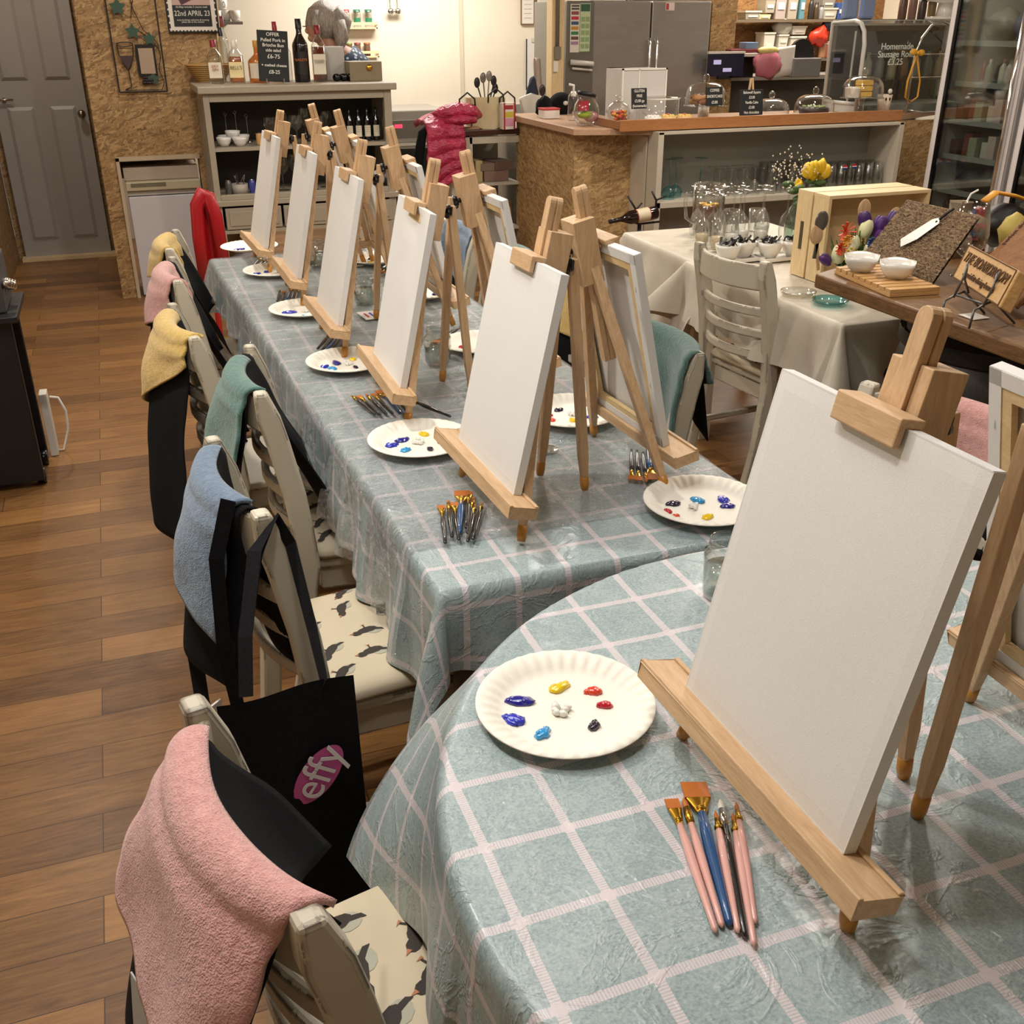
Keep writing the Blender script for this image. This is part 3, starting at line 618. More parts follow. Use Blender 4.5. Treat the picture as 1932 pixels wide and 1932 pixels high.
# ================= paper plates with paint =================
PLATE=mt('e9e5d8',.55)
def make_plate(label,n=144):
    t=thing('paper_plate',label,'plate',(0,0,0),0,'paper plates of paint')
    prof=[(0,.0),(.075,.0),(.084,.0015),(.090,.006),(.100,.012),(.110,.0155),(.1175,.016),(.119,.0145)]
    def mod(i,r,z,a):
        k={3:.0012,4:.0024,5:.002,6:.0006}.get(i,0); return r,z+k*math.sin(a*n/4)
    b=B(); b.lathe([(r,z+.0012) for r,z in prof],n,mod=mod); b.lathe([(r,z) for r,z in prof],n,mod=mod); b.build('plate_body',PLATE,t,smooth=True); return t
def gl(c): return mt(c,.18,coat=.8)
PC=dict(u=gl('1a1f86'),U=gl('1c2fb2'),s=gl('2a94cf'),w=gl('e6e4dc'),y=gl('e9c513'),o=gl('d8432a'),r=gl('b8182f'),p=gl('1d1230'))
PN=dict(u='ultramarine paint',U='bright blue paint',s='sky blue paint',w='white paint',y='yellow paint',o='orange red paint',r='crimson paint',p='dark purple paint')
def dabs(t,lst,rz=0,sc=1):
    for i,(k,x,y,r,*e) in enumerate(lst):
        el=e[0] if e else 1.15; rr=random.Random(i*7+int(x*1e4)); b=B(); ang=rr.uniform(0,3)+ (e[1] if len(e)>1 else 0)
        b.M=Matrix.Translation((x,y,.0014))@Matrix.Rotation(ang,4,'Z')
        if k=='w':
            for q in range(9): b.blob((rr.uniform(-.7,.7)*r,rr.uniform(-.7,.7)*r,.003+rr.uniform(0,.003)),(r*.42,r*.3,.0045),8,5,.3,q)
        else:
            b.blob((0,0,.001),(r*el,r*.85,.0055),14,8,.45,i); b.blob((r*.8*el,r*.15,.001),(r*.55,r*.45,.0045),10,6,.5,i+3); b.blob((-r*.5,r*.3,.002),(r*.5,r*.4,.005),10,6,.4,i+5)
        o=b.build('paint_dab',PC[k],t,smooth=True); o['label']=PN[k]
base=[('U',-.072,.0,.0125),('u',-.050,.036,.012,1.6),('w',-.010,-.002,.014),('y',.010,.046,.012,1.3),('o',.052,.022,.0105),('r',.053,-.012,.009),('s',-.048,-.040,.010,1.3),('p',.020,-.048,.009)]
PL=[(.446,1.022,.802,base,'paper plate of eight paints nearest the camera'),
(.548,2.118,.757,[('U',-.066,.004,.0125),('u',-.036,.026,.012,1.5),('w',-.004,-.002,.014),('y',.022,.043,.011),('r',.046,-.018,.009),('s',-.044,-.036,.010),('p',.010,-.050,.008)],'paper plate beside the near end easel of the left row'),
(.520,2.765,.757,[('U',-.070,-.01,.011),('u',-.032,.012,.013,1.4),('s',-.052,-.032,.011),('w',-.002,-.006,.013),('y',.018,.030,.010),('p',.010,-.045,.007)],'paper plate beside the second easel of the left row'),
(.505,3.385,.757,[('U',-.052,-.002,.015,1.5),('w',0,-.01,.011),('s',-.022,-.066,.006,2.0)],'paper plate with one blue streak beside the third easel of the left row'),
(.495,4.004,.757,[('U',-.07,-.008,.014),('u',-.028,.014,.011),('w',.01,-.01,.010)],'paper plate beside the fourth easel of the left row'),
(.462,4.50,.757,[('u',-.045,-.01,.013,2.0),('w',.01,-.012,.010)],'paper plate at the far left corner of the long table'),
(.985,1.597,.757,[('p',-.052,.026,.012),('s',.002,.022,.013),('w',-.022,-.006,.014),('r',-.080,-.004,.008),('o',-.080,-.030,.010),('y',-.020,-.052,.010),('U',.050,.006,.013),('u',.044,-.022,.012)],'paper plate half hidden behind the nearest canvas'),
(.945,2.163,.757,[('p',-.02,.040,.010),('w',0,.0,.012),('r',-.055,.018,.009),('o',-.062,-.018,.009),('y',-.015,-.038,.010),('U',.040,-.032,.012)],'paper plate between the easels at the near end of the right row'),
(.925,2.80,.757,[('r',-.055,.0,.011),('y',.02,.03,.01),('u',.03,-.03,.011)],'paper plate showing red paint beside the second canvas of the left row'),
(.905,4.075,.757,[('r',-.08,.0,.011),('p',-.01,.03,.010),('y',-.03,-.03,.01),('u',.06,-.02,.011)],'paper plate at the far end of the right row'),
(.93,3.47,.757,[('r',-.03,.0,.011),('w',.0,.03,.010),('u',.04,-.02,.011)],'paper plate hidden among the right row easels'),]
p0=None
for x,y,z,d,lab in PL:
    if p0 is None: p0=make_plate(lab); p=p0; bodies=True
    else:
        p=thing('paper_plate',lab,'plate',(0,0,0),0,'paper plates of paint'); q=[c for c in kids(p0) if c.name.startswith('plate_body')][0].copy(); C.objects.link(q); q.parent=p
    p.location=(x,y,z); dabs(p,d)
# ================= brushes =================
BR=dict(k=mt('131314',.25,coat=.6),b=mt('1f4e80',.25,coat=.6),p=mt('dba79d',.3,coat=.5)); HAIR=mt('b5651d',.6); HAIRW=mt('e6e0d4',.6); HAIRG=mt('8d8035',.6)
BN={}
def brush(x0,y0,x1,y1,z,col,kind,label,group,ln=.185):
    """bristle tip at (x0,y0), handle end at (x1,y1)"""
    a=math.atan2(y1-y0,x1-x0); L_=ln; t=thing('paint_brush',label,'paint brush',(x0,y0,z+.005),a,group)
    key=(col,kind,round(L_,3))
    if key in BN:
        for c in kids(BN[key]): q=c.copy(); C.objects.link(q); q.parent=t
        return t
    BN[key]=t; wd={'flat':.0080,'wide':.0150,'round':.0042,'fine':.0028}[kind]; hl={'flat':.017,'wide':.028,'round':.018,'fine':.014}[kind]; fl_={'flat':.026,'wide':.026,'round':.026,'fine':.018}[kind]
    hr=.0058 if kind=='wide' else .0043
    b=B()
    if kind in('flat','wide'): b.hexa([(0,-wd*(1.08),-.0006),(0,wd*1.0,-.0006),(0,wd*1.0,.0006),(0,-wd*1.08,.0006),(hl,-wd,-.0018),(hl,wd,-.0018),(hl,wd,.0018),(hl,-wd,.0018)])
    else: b.tube([(0,0,0),(hl*.5,0,0),(hl,0,0)],[.0005,wd*.9,wd],8)
    b.build('bristles',HAIRW if (kind=='round' and col=='k' and label.endswith('white tip')) else HAIR,t)
    b=B()
    if kind in('flat','wide'):
        n=10; vs=[];fs=[]
        for i,(xx,ry,rz_) in enumerate(((hl,wd*1.04,.0021),(hl+fl_*.45,wd*.72,.003),(hl+fl_,hr*.95,hr*.9))):
            for k in range(n): vs.append((xx,ry*math.cos(2*PI*k/n),rz_*math.sin(2*PI*k/n)))
        for i in range(2):
            for k in range(n): fs.append((i*n+k,i*n+(k+1)%n,(i+1)*n+(k+1)%n,(i+1)*n+k))
        b._a(vs,fs)
    else: b.tube([(hl,0,0),(hl+fl_*.5,0,0),(hl+fl_,0,0)],[wd*1.05,wd*1.15,hr*.9],10)
    for xx in (.72,.82): b.tube([(hl+fl_*xx-.0008,0,0),(hl+fl_*xx+.0008,0,0)],hr*1.12,10)
    b.build('ferrule',GOLD if not label.endswith('white tip') else CHROME,t,smooth=True)
    x=hl+fl_; b=B(); h=L_-x; b.tube([(x,0,0),(x+h*.2,0,0),(x+h*.4,0,0),(x+h*.8,0,0),(x+h*.97,0,0),(x+h,0,0)],[hr*.92,hr*1.22,hr*1.25,hr*.85,hr*.8,hr*.3],10); b.build('handle',BR[col],t,smooth=True)
    return t
Zn=.8015; Zl=.757
g='brushes laid out on the round table'
for x0,y0,x1,y1,c,k,lab,ln in ((.494,.815,.443,.625,'p','flat','pink handled flat brush, leftmost of the nearest fan',.195),(.508,.812,.452,.628,'p','round','pink handled pointed brush, second from left of the nearest fan',.19),(.533,.832,.459,.623,'b','wide','wide flat brush with a blue handle in the nearest fan',.215),(.532,.780,.464,.618,'p','fine','pink speckled brush with a green tip between the blue and black handles',.175),(.547,.795,.467,.610,'k','round','black handled round brush with a white tip',.20),(.549,.770,.470,.598,'p','fine','pink handled short filbert right of the black handle in the nearest fan',.188),(.562,.784,.485,.620,'p','fine','pink handled liner brush, rightmost of the nearest fan',.178)):
    brush(x0,y0,x1,y1,Zn,c,k,lab,g,ln)
def fan(pts,where,group,specs):
    for i,((x0,y0,x1,y1),(c,k)) in enumerate(zip(pts,specs)):
        o=['first','second','third','fourth','fifth','sixth','seventh','eighth'][i]; nm={'k':'black','b':'blue','p':'pink'}[c]; l=math.hypot(x1-x0,y1-y0)
        brush(x0,y0,x1,y1,Zl,c,k,'%s handled %s brush, %s from the left %s'%(nm,k,o,where),group,.165 if k!='wide' else .19)
fan([(.496,1.773,.46,1.628),(.516,1.792,.472,1.62),(.524,1.777,.485,1.622),(.556,1.825,.492,1.640),(.568,1.815,.503,1.636),(.570,1.79,.51,1.645),(.562,1.756,.50,1.612),(.578,1.759,.512,1.616)],'in front of the near end easel','brushes by the near end easel',[('k','flat'),('k','round'),('k','flat'),('b','wide'),('k','flat'),('k','round'),('k','fine'),('k','fine')])
fan([(.467,2.488,.497,2.299),(.485,2.479,.508,2.286),(.504,2.483,.522,2.292),(.524,2.480,.536,2.285),(.548,2.50,.553,2.308),(.572,2.448,.572,2.293)],'in front of the second easel','brushes by the second easel',[('k','fine'),('k','flat'),('k','round'),('k','flat'),('b','wide'),('k','fine')])
fan([(.530,3.076,.449,2.901),(.541,3.061,.462,2.887),(.553,3.057,.474,2.884),(.566,3.06,.487,2.884),(.574,3.004,.50,2.884)],'in front of the third easel','brushes by the third easel',[('k','flat'),('k','round'),('b','flat'),('k','flat'),('k','fine')])
fan([(.470,3.698,.430,3.518),(.482,3.679,.443,3.501),(.509,3.709,.462,3.521),(.520,3.705,.474,3.496),(.532,3.686,.486,3.493)],'in front of the fourth easel','brushes by the fourth easel',[('k','fine'),('k','flat'),('b','flat'),('k','round'),('k','flat')])
fan([(.481,4.281,.416,4.097),(.493,4.245,.430,4.082),(.507,4.24,.444,4.077),(.524,4.254,.458,4.072)],'in front of the farthest easel','brushes by the farthest easel',[('k','flat'),('k','round'),('b','flat'),('k','flat')])
fan([(.905,1.755,.978,1.905),(.917,1.746,.989,1.90),(.928,1.732,.998,1.89),(.945,1.740,1.012,1.89),(.968,1.742,1.024,1.88)],'under the near tray of the right row','brushes under the right row tray',[('k','flat'),('k','flat'),('k','round'),('b','wide'),('k','flat')])
fan([(.86,3.86,.94,3.98),(.87,3.84,.95,3.965),(.885,3.825,.965,3.95)],'near the far right plate','brushes at the far right',[('k','flat'),('k','round'),('k','flat')])
fan([(.80,2.86,.93,3.01),(.83,2.86,.95,2.99)],'behind the middle glass jar','brushes behind the middle jar',[('k','wide'),('k','fine')])
fan([(.60,2.40,.68,2.20)],'lying beside the second easel foot','lone brushes',[('k','fine')])
fan([(.62,3.56,.55,3.40)],'lying beside the third canvas','lone brushes',[('k','fine')])
# ================= glass jars of water =================
WATER=thing_glass('water',(.86,.88,.82,1)); j0=None
def make_jar(label):
    t=thing('water_jar',label,'jar',(0,0,0),0,'glass jars of water')
    b=B(); o=[(0,0),(.028,0),(.034,.004),(.036,.012),(.038,.070),(.038,.076),(.030,.084),(.0295,.088),(.031,.090),(.031,.093),(.0295,.094),(.0295,.101),(.030,.102)]
    b.lathe(o+[(r-.002 if r>.002 else 0,max(z,.004)) for r,z in o[::-1]],24,mod=lambda i,r,z,a:(r*(1+.03*math.cos(6*a)) if .008<z<.078 else r,z)); b.build('jar_glass',TG,t,smooth=True)
    b=B(); b.lathe([(0,.004),(.031,.004),(.0335,.012),(.035,.052),(0,.052)],20); b.build('water',WATER,t,smooth=True); return t
for x,y,z,lab in ((.757,2.684,.757,'glass water jar in the middle of the long table'),(.800,1.212,.80,'glass water jar partly hidden by the nearest canvas'),(.80,3.33,.757,'glass water jar behind the third canvas, nearer of two'),(.715,3.42,.757,'glass water jar behind the third canvas, left of two'),(.672,4.055,.757,'glass water jar between the two farthest canvases'),(.905,2.40,.757,'glass water jar behind the near end easel leg'),(.74,2.90,.757,'glass water jar behind the second canvas')):
    if j0 is None: j0=make_jar(lab); j=j0
    else: j=dup(j0,label=lab)
    if z>.79: z=.801
    j.location=(x,y,z)
# clear tumbler lid at the foot of the right easel and a paint drip
b=B(); b.lathe([(.0,.001),(.026,.001),(.028,.004),(.026,.007),(.0,.003)],20); q=b.build('jar_lid',TG,smooth=True); q.location=(.80,1.97,.757); tag(q,'clear round lid lying by the crossed easel legs','lid')
for i,(x,y,z,lab) in enumerate(((.70,3.26,.757,'small white card with colour marks beside the glass jars'),(.80,4.05,.757,'small white card behind the third canvas at the far end'))):
    t=thing('paint_card',lab,'card',(x,y,z),.1); B().box((0,0,.001),(.07,.10,.002)).build('card_sheet',WHITE,t)
    for j_,c in enumerate(('b8182f','1c2fb2','2a94cf')): B().box((-.018+.018*j_,.0,.0025),(.006,.05,.001)).build('colour_mark',mt(c,.5),t)
# ================= helpers for small goods =================
def solo(b,name,mat,label,cat,loc=(0,0,0),rz=0,group=None,**k):
    o=b.build(name,mat,**k); o.location=loc; o.rotation_euler=(0,0,rz) if not isinstance(rz,tuple) else rz; return tag(o,label,cat,group)
def bottle(x,y,z,r,h,body,cap,lab,label,cat='bottle',group=None,words=None,sh=.62,nk=.35,liq=None,name='bottle',wc='3a2a1c',ls=.03,square=0,fill=.5,lh=.36):
    t=thing(name,label,cat,(x,y,z),math.radians(-8),group); rn=r*nk; hs=h*sh
    md=(lambda i,rr,zz,a:(rr/(max(abs(math.cos(a)),abs(math.sin(a)))**.75) if zz<hs and rr>rn*1.3 else rr,zz)) if square else None
    prof=[(0,0),(r*.92,0),(r,.006),(r,hs),(r*.93,hs+h*.04),(rn*1.25,hs+h*.16),(rn,hs+h*.2),(rn,h*.93)]
    B().lathe(prof,20,mod=md).build('bottle_body',body,t,smooth=True)
    if liq: B().lathe([(0,.003),(r*.9,.005),(r*.92,h*fill),(0,h*fill)],16,mod=md).build('drink',liq,t,smooth=True)
    B().lathe([(rn*1.15,h*.84),(rn*1.15,h),(0,h)],14).build('cap',cap,t,smooth=True)
    if lab:
        z0,z1=hs*.22,hs*.22+h*lh; R=r*(1.19 if square else 1.012)
        b=B(); b.grid(lambda u,v:((R*math.sin((u-.5)*1.9),-R*math.cos((u-.5)*1.9),z0+(z1-z0)*v) if not square else ((u-.5)*r*1.7,-r*1.03,z0+(z1-z0)*v)),10,1); b.build('paper_label',lab,t)
        if words: text('label_lettering',words,ls,mt(wc,.6),t,(0,-R*1.03-.0006,(z0+z1)/2+h*.05),(PI/2,0,0),.0004)
    return t
def bowl(x,y,z,r,h,label,group=None,mat=None,rz=0,square=False,name='bowl',cat='bowl'):
    md=(lambda i,rr,zz,a:(rr/(max(abs(math.cos(a)),abs(math.sin(a)))**.6)*(.94 if square else 1),zz+(.006*abs(math.cos(2*a)) if zz>h*.8 else 0))) if square else None
    p=[(0,0),(r*.5,0),(r*.78,h*.35),(r*.95,h*.75),(r,h)]; q=[(r*.96,h),(r*.9,h*.75),(r*.72,h*.38),(r*.4,h*.12),(0,h*.1)]
    return solo(B().lathe(p+q,28,mod=md),name,mat or PORC,label,cat,(x,y,z),rz,group,smooth=True)
def boxy(x0,x1,y0,y1,z0,z1,mat,label,name,cat,group=None,bev=.003,rz=0):
    cx,cy=(x0+x1)/2,(y0+y1)/2; return solo(B().bx(x0-cx,x1-cx,y0-cy,y1-cy,0,z1-z0),name,mat,label,cat,(cx,cy,z0),rz,group,bev=bev)
CHALK=mt('17191a',.7); CHK=mt('d9d6cc',.8)
# ================= left side: rack with amplifier =================
t=thing('amplifier_rack','black speaker rack cabinet standing at the left edge on castors','cabinet',(-.455,4.0,0))
b=B(); b.bx(-1.0,-.0,.02,.05,.03,.66); b.bx(-1.0,0,.30,.33,.03,.66); b.bx(-1.0,-.03,.05,.30,.05,.66); b.bx(-1.0,.03,-.04,.36,.66,.685); b.build('carcass',DARK,t,bev=.004)
b=B(); b.bx(-.30,-.22,.012,.02,.25,.31); b.bx(-.30,-.295,.004,.012,.25,.31); b.bx(-.225,-.22,.004,.012,.25,.31); b.build('side_handle',DARKG,t)
for yy in (.08,.27): B().cyl((-.03,yy,.03),(.0,yy,.03),.03,n=14).build('castor',DARKG,t,smooth=True)
t=thing('amplifier','grey amplifier with chrome knobs on top of the rack','amplifier',(-.47,4.05,.686)); B().bx(-.6,.01,-.03,.24,0,.18).build('case',mt('3a3937',.5),t,bev=.006)
for i in range(3): b=B(); b.lathe([(0,0),(.02,0),(.018,.03),(0,.032)],14); o=b.build('chrome_knob',CHROME,t,smooth=True); o.location=(.01,.0+.08*i,.10-.02*i); o.rotation_euler=(0,PI/2,0)
t=thing('speaker','black speaker box stacked on the amplifier, cut off by the left edge','speaker',(-.51,4.12,.868)); B().bx(-.5,0,-.08,.15,0,.24).build('speaker_box',mt('1c1c1e',.6),t,bev=.008); B().bx(-.5,.005,-.075,.145,.24,.255).build('lid',mt('55524e',.5),t,bev=.003)
strap2=B().tube([(-.415,4.40,.24),(-.385,4.41,.23),(-.365,4.41,.17),(-.37,4.41,.09),(-.40,4.40,.006),(-.44,4.40,.006)],.005,8); solo(strap2,'cable','%s'and mt('d8d4cc',.4),'white cable loop beside the black rack','cable',smooth=True)
boxy(-.45,-.42,4.345,4.42,.002,.27,mt('cfc9c0',.5),'pale plug block hanging behind the black rack','plug_block','plug')
# ================= wall art and poster =================
t=thing('metal_wall_art','black metal frame with wine glass, bottle and ivy on the chipboard wall','wall art',(.19,7.045,1.24)); BM=mt('1e1815',.5,.4)
b=B()
for p,q in (((-.125,0,0),(.15,0,0)),((-.125,0,0),(-.125,0,.62)),((.15,0,0),(.15,0,.62)),((-.125,0,.62),(.15,0,.62))): b.beam(p,q,.008,.008,(0,1,0))
b.build('frame',BM,t)
b=B(); b.tube([(-.1,0,.26),(-.095,0,.20),(-.07,0,.14),(-.055,0,.12),(-.05,0,.03),(-.09,0,.012)],.003,6); b.tube([(-.01,0,.26),(-.015,0,.20),(-.04,0,.14),(-.055,0,.12)],.003,6); b.tube([(-.055+.046*math.cos(a*PI/8),0,.262+.012*math.sin(a*PI/8)) for a in range(17)],.003,6); b.tube([(-.02,0,.03),(-.09,0,.01),(.12,0,.01),(.14,0,.05),(.12,0,.12),(.14,0,.2),(.13,0,.27),(.06,0,.34),(.02,0,.45),(.0,0,.6)],.0025,6); b.tube([(-.06,0,.44),(-.0,0,.4),(.03,0,.52),(.03,0,.62)],.0025,6); b.tube([(.0,0,.36),(.08,0,.30),(.13,0,.24)],.0025,6); b.build('wire_outline',BM,t)
b=B(); b._a([(-.098,0,.20),(-.016,0,.20),(-.04,0,.145),(-.055,0,.13),(-.07,0,.145)],[(0,1,2,3,4)]); b.build('wine_fill',mt('3a2426',.5),t,solid=.003)
b=B(); b.bx(.0,.11,-.004,.004,.085,.26); b.build('bottle_panel',BM,t); b=B(); b.bx(.015,.098,-.008,-.004,.10,.24); b.build('picture_label',mt('a28d78',.6),t)
for i,(x,z,s) in enumerate(((-.065,.46,.05),(-.0,.33,.045),(.09,.29,.04),(.08,.07,.04))):
    b=B(); b._a([(x+s*(1 if k%2==0 else .55)*math.cos(k*PI/5+.3),-.006,z+s*(1 if k%2==0 else .55)*math.sin(k*PI/5+.3)) for k in range(10)],[tuple(range(10))]); b.build('ivy_leaf',mt('2f4a3a',.6),t,solid=.002)
b=B(); 
for k in range(12): b.blob((.02+.012*(k%5)+.004*(k//5),-.004,.05+.014*(k//5)),.009,8,5)
b.build('grapes',mt('2a2226',.4),t,smooth=True)
t=thing('framed_poster','black framed event poster with a stamp edge dated 22 April 23 beside the cups','poster',(.54,7.05,1.56)); B().bx(-.145,.15,-.012,.012,0,.5).build('frame',DARK,t,bev=.003)
b=B(); b.bx(-.13,.135,-.014,-.012,.015,.48)
for k in range(14):
    b.blob((-.13+.265*k/13,-.013,.014),(.006,.002,.006),8,4); b.blob((-.132,-.013,.02+.46*k/13),(.006,.002,.006),8,4); b.blob((.137,-.013,.02+.46*k/13),(.006,.002,.006),8,4)
b.build('white_border',mt('d5cec2',.6),t)
b=B(); b.bx(-.108,.112,-.016,-.014,.035,.15); b.build('black_panel',DARK,t); b=B(); b.bx(-.108,.112,-.016,-.014,.15,.45); b.build('photo_panel',mt('b59a90',.6),t)
b=B(); b.beam((-.06,-.017,.165),(.04,-.017,.21),.03,.003,(0,1,0)); b.build('picture_mark',mt('4a2a35',.6),t)
text('date_lettering','22nd APRIL 23',.040,CHK,t,(.002,-.0175,.105),(PI/2,0,0),.0004,sx=.85); text('small_print','£6.50pp includes 2 course meal',.015,CHK,t,(.002,-.0175,.140),(PI/2,0,0),.0003,sx=.95); text('small_print','early bookings welcome all evening\nplease ask at the counter',.013,CHK,t,(.002,-.0175,.065),(PI/2,0,0),.0003)
# ================= freezer and red seat =================
t=thing('chest_freezer','white under counter freezer with a beige handle strip in the niche','freezer',(.235,7.1,0)); B().bx(-.215,.225,-.03,.3,.01,.63).build('door',mt('c6c2c6',.35),t,bev=.006)
B().bx(-.215,.225,-.02,.3,.635,.66).build('trim_strip',mt('bdb8b0',.4),t); b=B(); b.bx(-.22,.23,-.05,.3,.665,.72); b.build('handle_strip',mt('b3a98a',.45),t,bev=.006); B().bx(-.19,.02,-.053,-.05,.69,.712).build('grip_recess',mt('6b6450',.6),t)
boxy(.012,.462,7.11,7.4,.722,.80,mt('b8a898',.6),'pinkish worktop board behind the freezer handle','worktop','worktop')
t=thing('red_chair','glossy red plastic seat back standing left of the dresser','chair',(.38,5.75,0))
b=B(); b.tube([(-.04,0,.35),(-.045,0,.6),(-.035,0,.76),(-.0,0,.82),(.03,.0,.80),(.055,0,.7),(.07,0,.35)],.022,10,flat=1.6); b.build('seat_frame',RED,t,smooth=True)
b=B(); b.grid(lambda u,v:(-.03+.09*u,.02+.03*math.sin(PI*u),.30+.46*v),8,8); b.build('seat_panel',RED,t,smooth=True,solid=.012); b=B(); b.tube([(0,0,0),(0,0,.36)],.015); b.tube([(.07,.05,0),(.07,.05,.36)],.015); b.build('leg',RED,t)
# ================= dresser =================
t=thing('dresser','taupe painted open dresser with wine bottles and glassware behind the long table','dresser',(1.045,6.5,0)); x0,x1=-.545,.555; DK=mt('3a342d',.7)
B().bx(x0-.025,x1+.03,-.03,.50,1.25,1.29).build('top',CABM,t,bev=.006)
b=B()
for a,c in ((x0,x0+.035),(x1-.045,x1)): b.bx(a,c,-.001,.04,.40,1.2495)
b.bx(x0+.035,x1-.045,0,.039,1.205,1.249); b.bx(x0+.035,x1-.045,.0,.039,.66,.69); b.bx(x0-.02,x1+.02,-.02,.041,.628,.66); b.bx(x0+.001,x0+.02,.04,.46,.40,1.249); b.bx(x1-.02,x1-.001,.04,.46,.40,1.249); b.bx(x0+.03,x1-.03,.042,.44,.66,.68)
b.build('carcass',CABM,t,bev=.003)
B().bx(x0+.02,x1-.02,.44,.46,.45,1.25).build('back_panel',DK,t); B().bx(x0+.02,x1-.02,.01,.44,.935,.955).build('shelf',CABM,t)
for i in range(3):
    a=x0+.05+i*.345; b=B(); b.bx(a,a+.33,-.006,.03,.49,.615); b.bx(a+.02,a+.31,-.011,-.006,.51,.595); d_=b.build('drawer',CABM,t,bev=.003)
    B().blob((a+.165,-.018,.553),.010,10,7).build('knob',mt('6d6455',.4),d_,smooth=True)
B().bx(x0,x1,0,.46,.465,.485).build('rail',CABM,t)
for a in (x0+.02,x1-.04):
    for yy in (.02,.43): B().beam((a,yy,0),(a,yy,.47),.045,.045,(1,0,0)).build('leg',CABM,t)
b=B()
for k in range(3): b.bx(x0-.003,x0,.07+.13*k,.16+.13*k,.72,1.2)
b.build('side_moulding',mt('8d8474',.45),t)
B().bx(x0,x1,0,.46,.20,.22).build('lower_shelf',CABM,t)
ZT=1.2905; YT=6.76; LBL=mt('d8cfba',.6); AMB=thing_glass('amber_spirit',(.78,.42,.12,1)); GIN=thing_glass('clear_spirit',(.85,.88,.85,1))
bottle(.615,YT,ZT,.043,.235,TG,mt('7a1420',.4),LBL,'clear spirit bottle with a red cap, leftmost on the dresser',words='DRY\nGIN',ls=.020,wc='8a2020',square=1,fill=.5)
bottle(.735,YT,ZT,.046,.235,TG,mt('cfc8b8',.4),mt('e0cf9c',.6),'golden whisky bottle with a cream label, second from left on the dresser',words="BELL'S",ls=.026,wc='241a10',liq=AMB,fill=.62,square=1)
bottle(.68,YT+.15,ZT,.033,.30,TG,mt('151515',.4),None,'clear bottle with a black pourer behind the whisky','bottle'); bottle(.70,YT+.20,ZT,.028,.36,TG,mt('6a1a1c',.4),None,'tall clear bottle with a red top behind the whisky')
bottle(.865,YT+.02,ZT,.058,.23,AMB,mt('b8862c',.4),LBL,'round amber liqueur bottle left of the chalkboard',sh=.5,nk=.3)
bottle(.995,YT+.11,ZT,.036,.33,AMB,mt('8a1822',.4),None,'amber bottle with a red cap standing behind the chalkboard'); bottle(1.045,YT+.08,ZT,.03,.25,TG,CHROME,None,'clear glass bottle right of the chalkboard')
bottle(1.115,YT-.03,ZT,.046,.345,mt('120d0a',.15,coat=.5),mt('0c0b0b',.4),mt('1d1712',.5),'dark cream liqueur bottle beside the chalkboard',sh=.58,words='BAILEYS',ls=.020,wc='b8632c')
t=bottle(1.225,YT-.02,ZT,.043,.31,TG,mt('7d1420',.4),LBL,'amber liqueur bottle with a white label and a dark red cap',words='SOUTHERN\nCOMFORT',ls=.012,wc='20150e',liq=thing_glass('red_amber',(.62,.2,.06,1)),fill=.62,square=1)
t=thing('chalkboard_sign','tall chalkboard offering pulled pork in a brioche bun on the dresser','sign',(.935,YT-.13,ZT),0); b=B(); b.M=Matrix.Rotation(-.10,4,'X')@Matrix.Rotation(.06,4,'Y'); b.bx(-.092,.085,-.004,.004,.01,.285); b.build('board',CHALK,t,bev=.002)
for s_,z_,sz in (('OFFER',.262,.026),('Pulled Pork in',.232,.025),('Brioche Bun',.205,.025),('side salad',.178,.023),('£6-75',.145,.032),('+ melted cheese',.098,.022),('£8-25',.062,.028)): o=text('chalk_lettering',s_,sz,CHK,t,(-.002+z_*.06,-.0055+z_*.10-.0015,z_),(PI/2-.10,.06,0),.0004,off=.0003)
for s in (-.05,.05): b=B(); b.tube([(s,-.03,.03),(s,-.02,.005),(s,.05,.005),(s,.03,.08)],.003,6); b.build('stand_wire',CHROME,t)
t=thing('wooden_box','brown wooden box with a round brass knob on the right of the dresser','box',(1.50,YT+.0,ZT)); B().bx(-.10,.10,-.06,.12,0,.108).build('box_body',mt('84755a',.6),t,bev=.003); b=B(); b.lathe([(0,0),(.018,0),(.019,.006),(.012,.014),(0,.015)],16); o=b.build('knob',GOLD,t,smooth=True); o.location=(.02,-.06,.075); o.rotation_euler=(PI/2,0,0)
boxy(1.235,1.40,YT+.08,YT+.2,ZT,ZT+.19,mt('b9b5ae',.5),'grey napkin dispenser behind the amber liqueur bottle','napkin_dispenser','dispenser')
for i in range(3): solo(B().tube([(0,0,.022),(.0,.07,.022)],[.022,.02],14),'bottle_pourer',DARKG,'dark cylindrical bottle stopper lying on its side by the wooden box, %s'%('leftmost','middle','rightmost')[i],'stopper',(1.315+.042*i,YT-.05,ZT),-.5,'stoppers beside the wooden box',smooth=True)
t=thing('wicker_basket','honey wicker basket half hidden behind the spirit bottles','basket',(.60,YT+.2,ZT)); WK=wood('wicker','8e6a3a','c39a5c',(20,20,20)); b=B()
for k in range(9): r_=.06+.006*k; b.tube([(r_*1.3*math.cos(a*PI/10),r_*math.sin(a*PI/10),.008+.011*k) for a in range(21)],.006,6)
b.build('woven_body',WK,t,smooth=True); B().tube([(-.16,0,.11),(-.19,0,.13),(-.15,0,.10)],.008,6).build('handle',WK,t)
0 and solo(B().blob((0,0,.01),(.02,.02,.012),10,6),'lemon_slice',mt('e0c040',.5),'small yellow lemon piece among the bottles','lemon',(.80,YT+.1,ZT+.10))
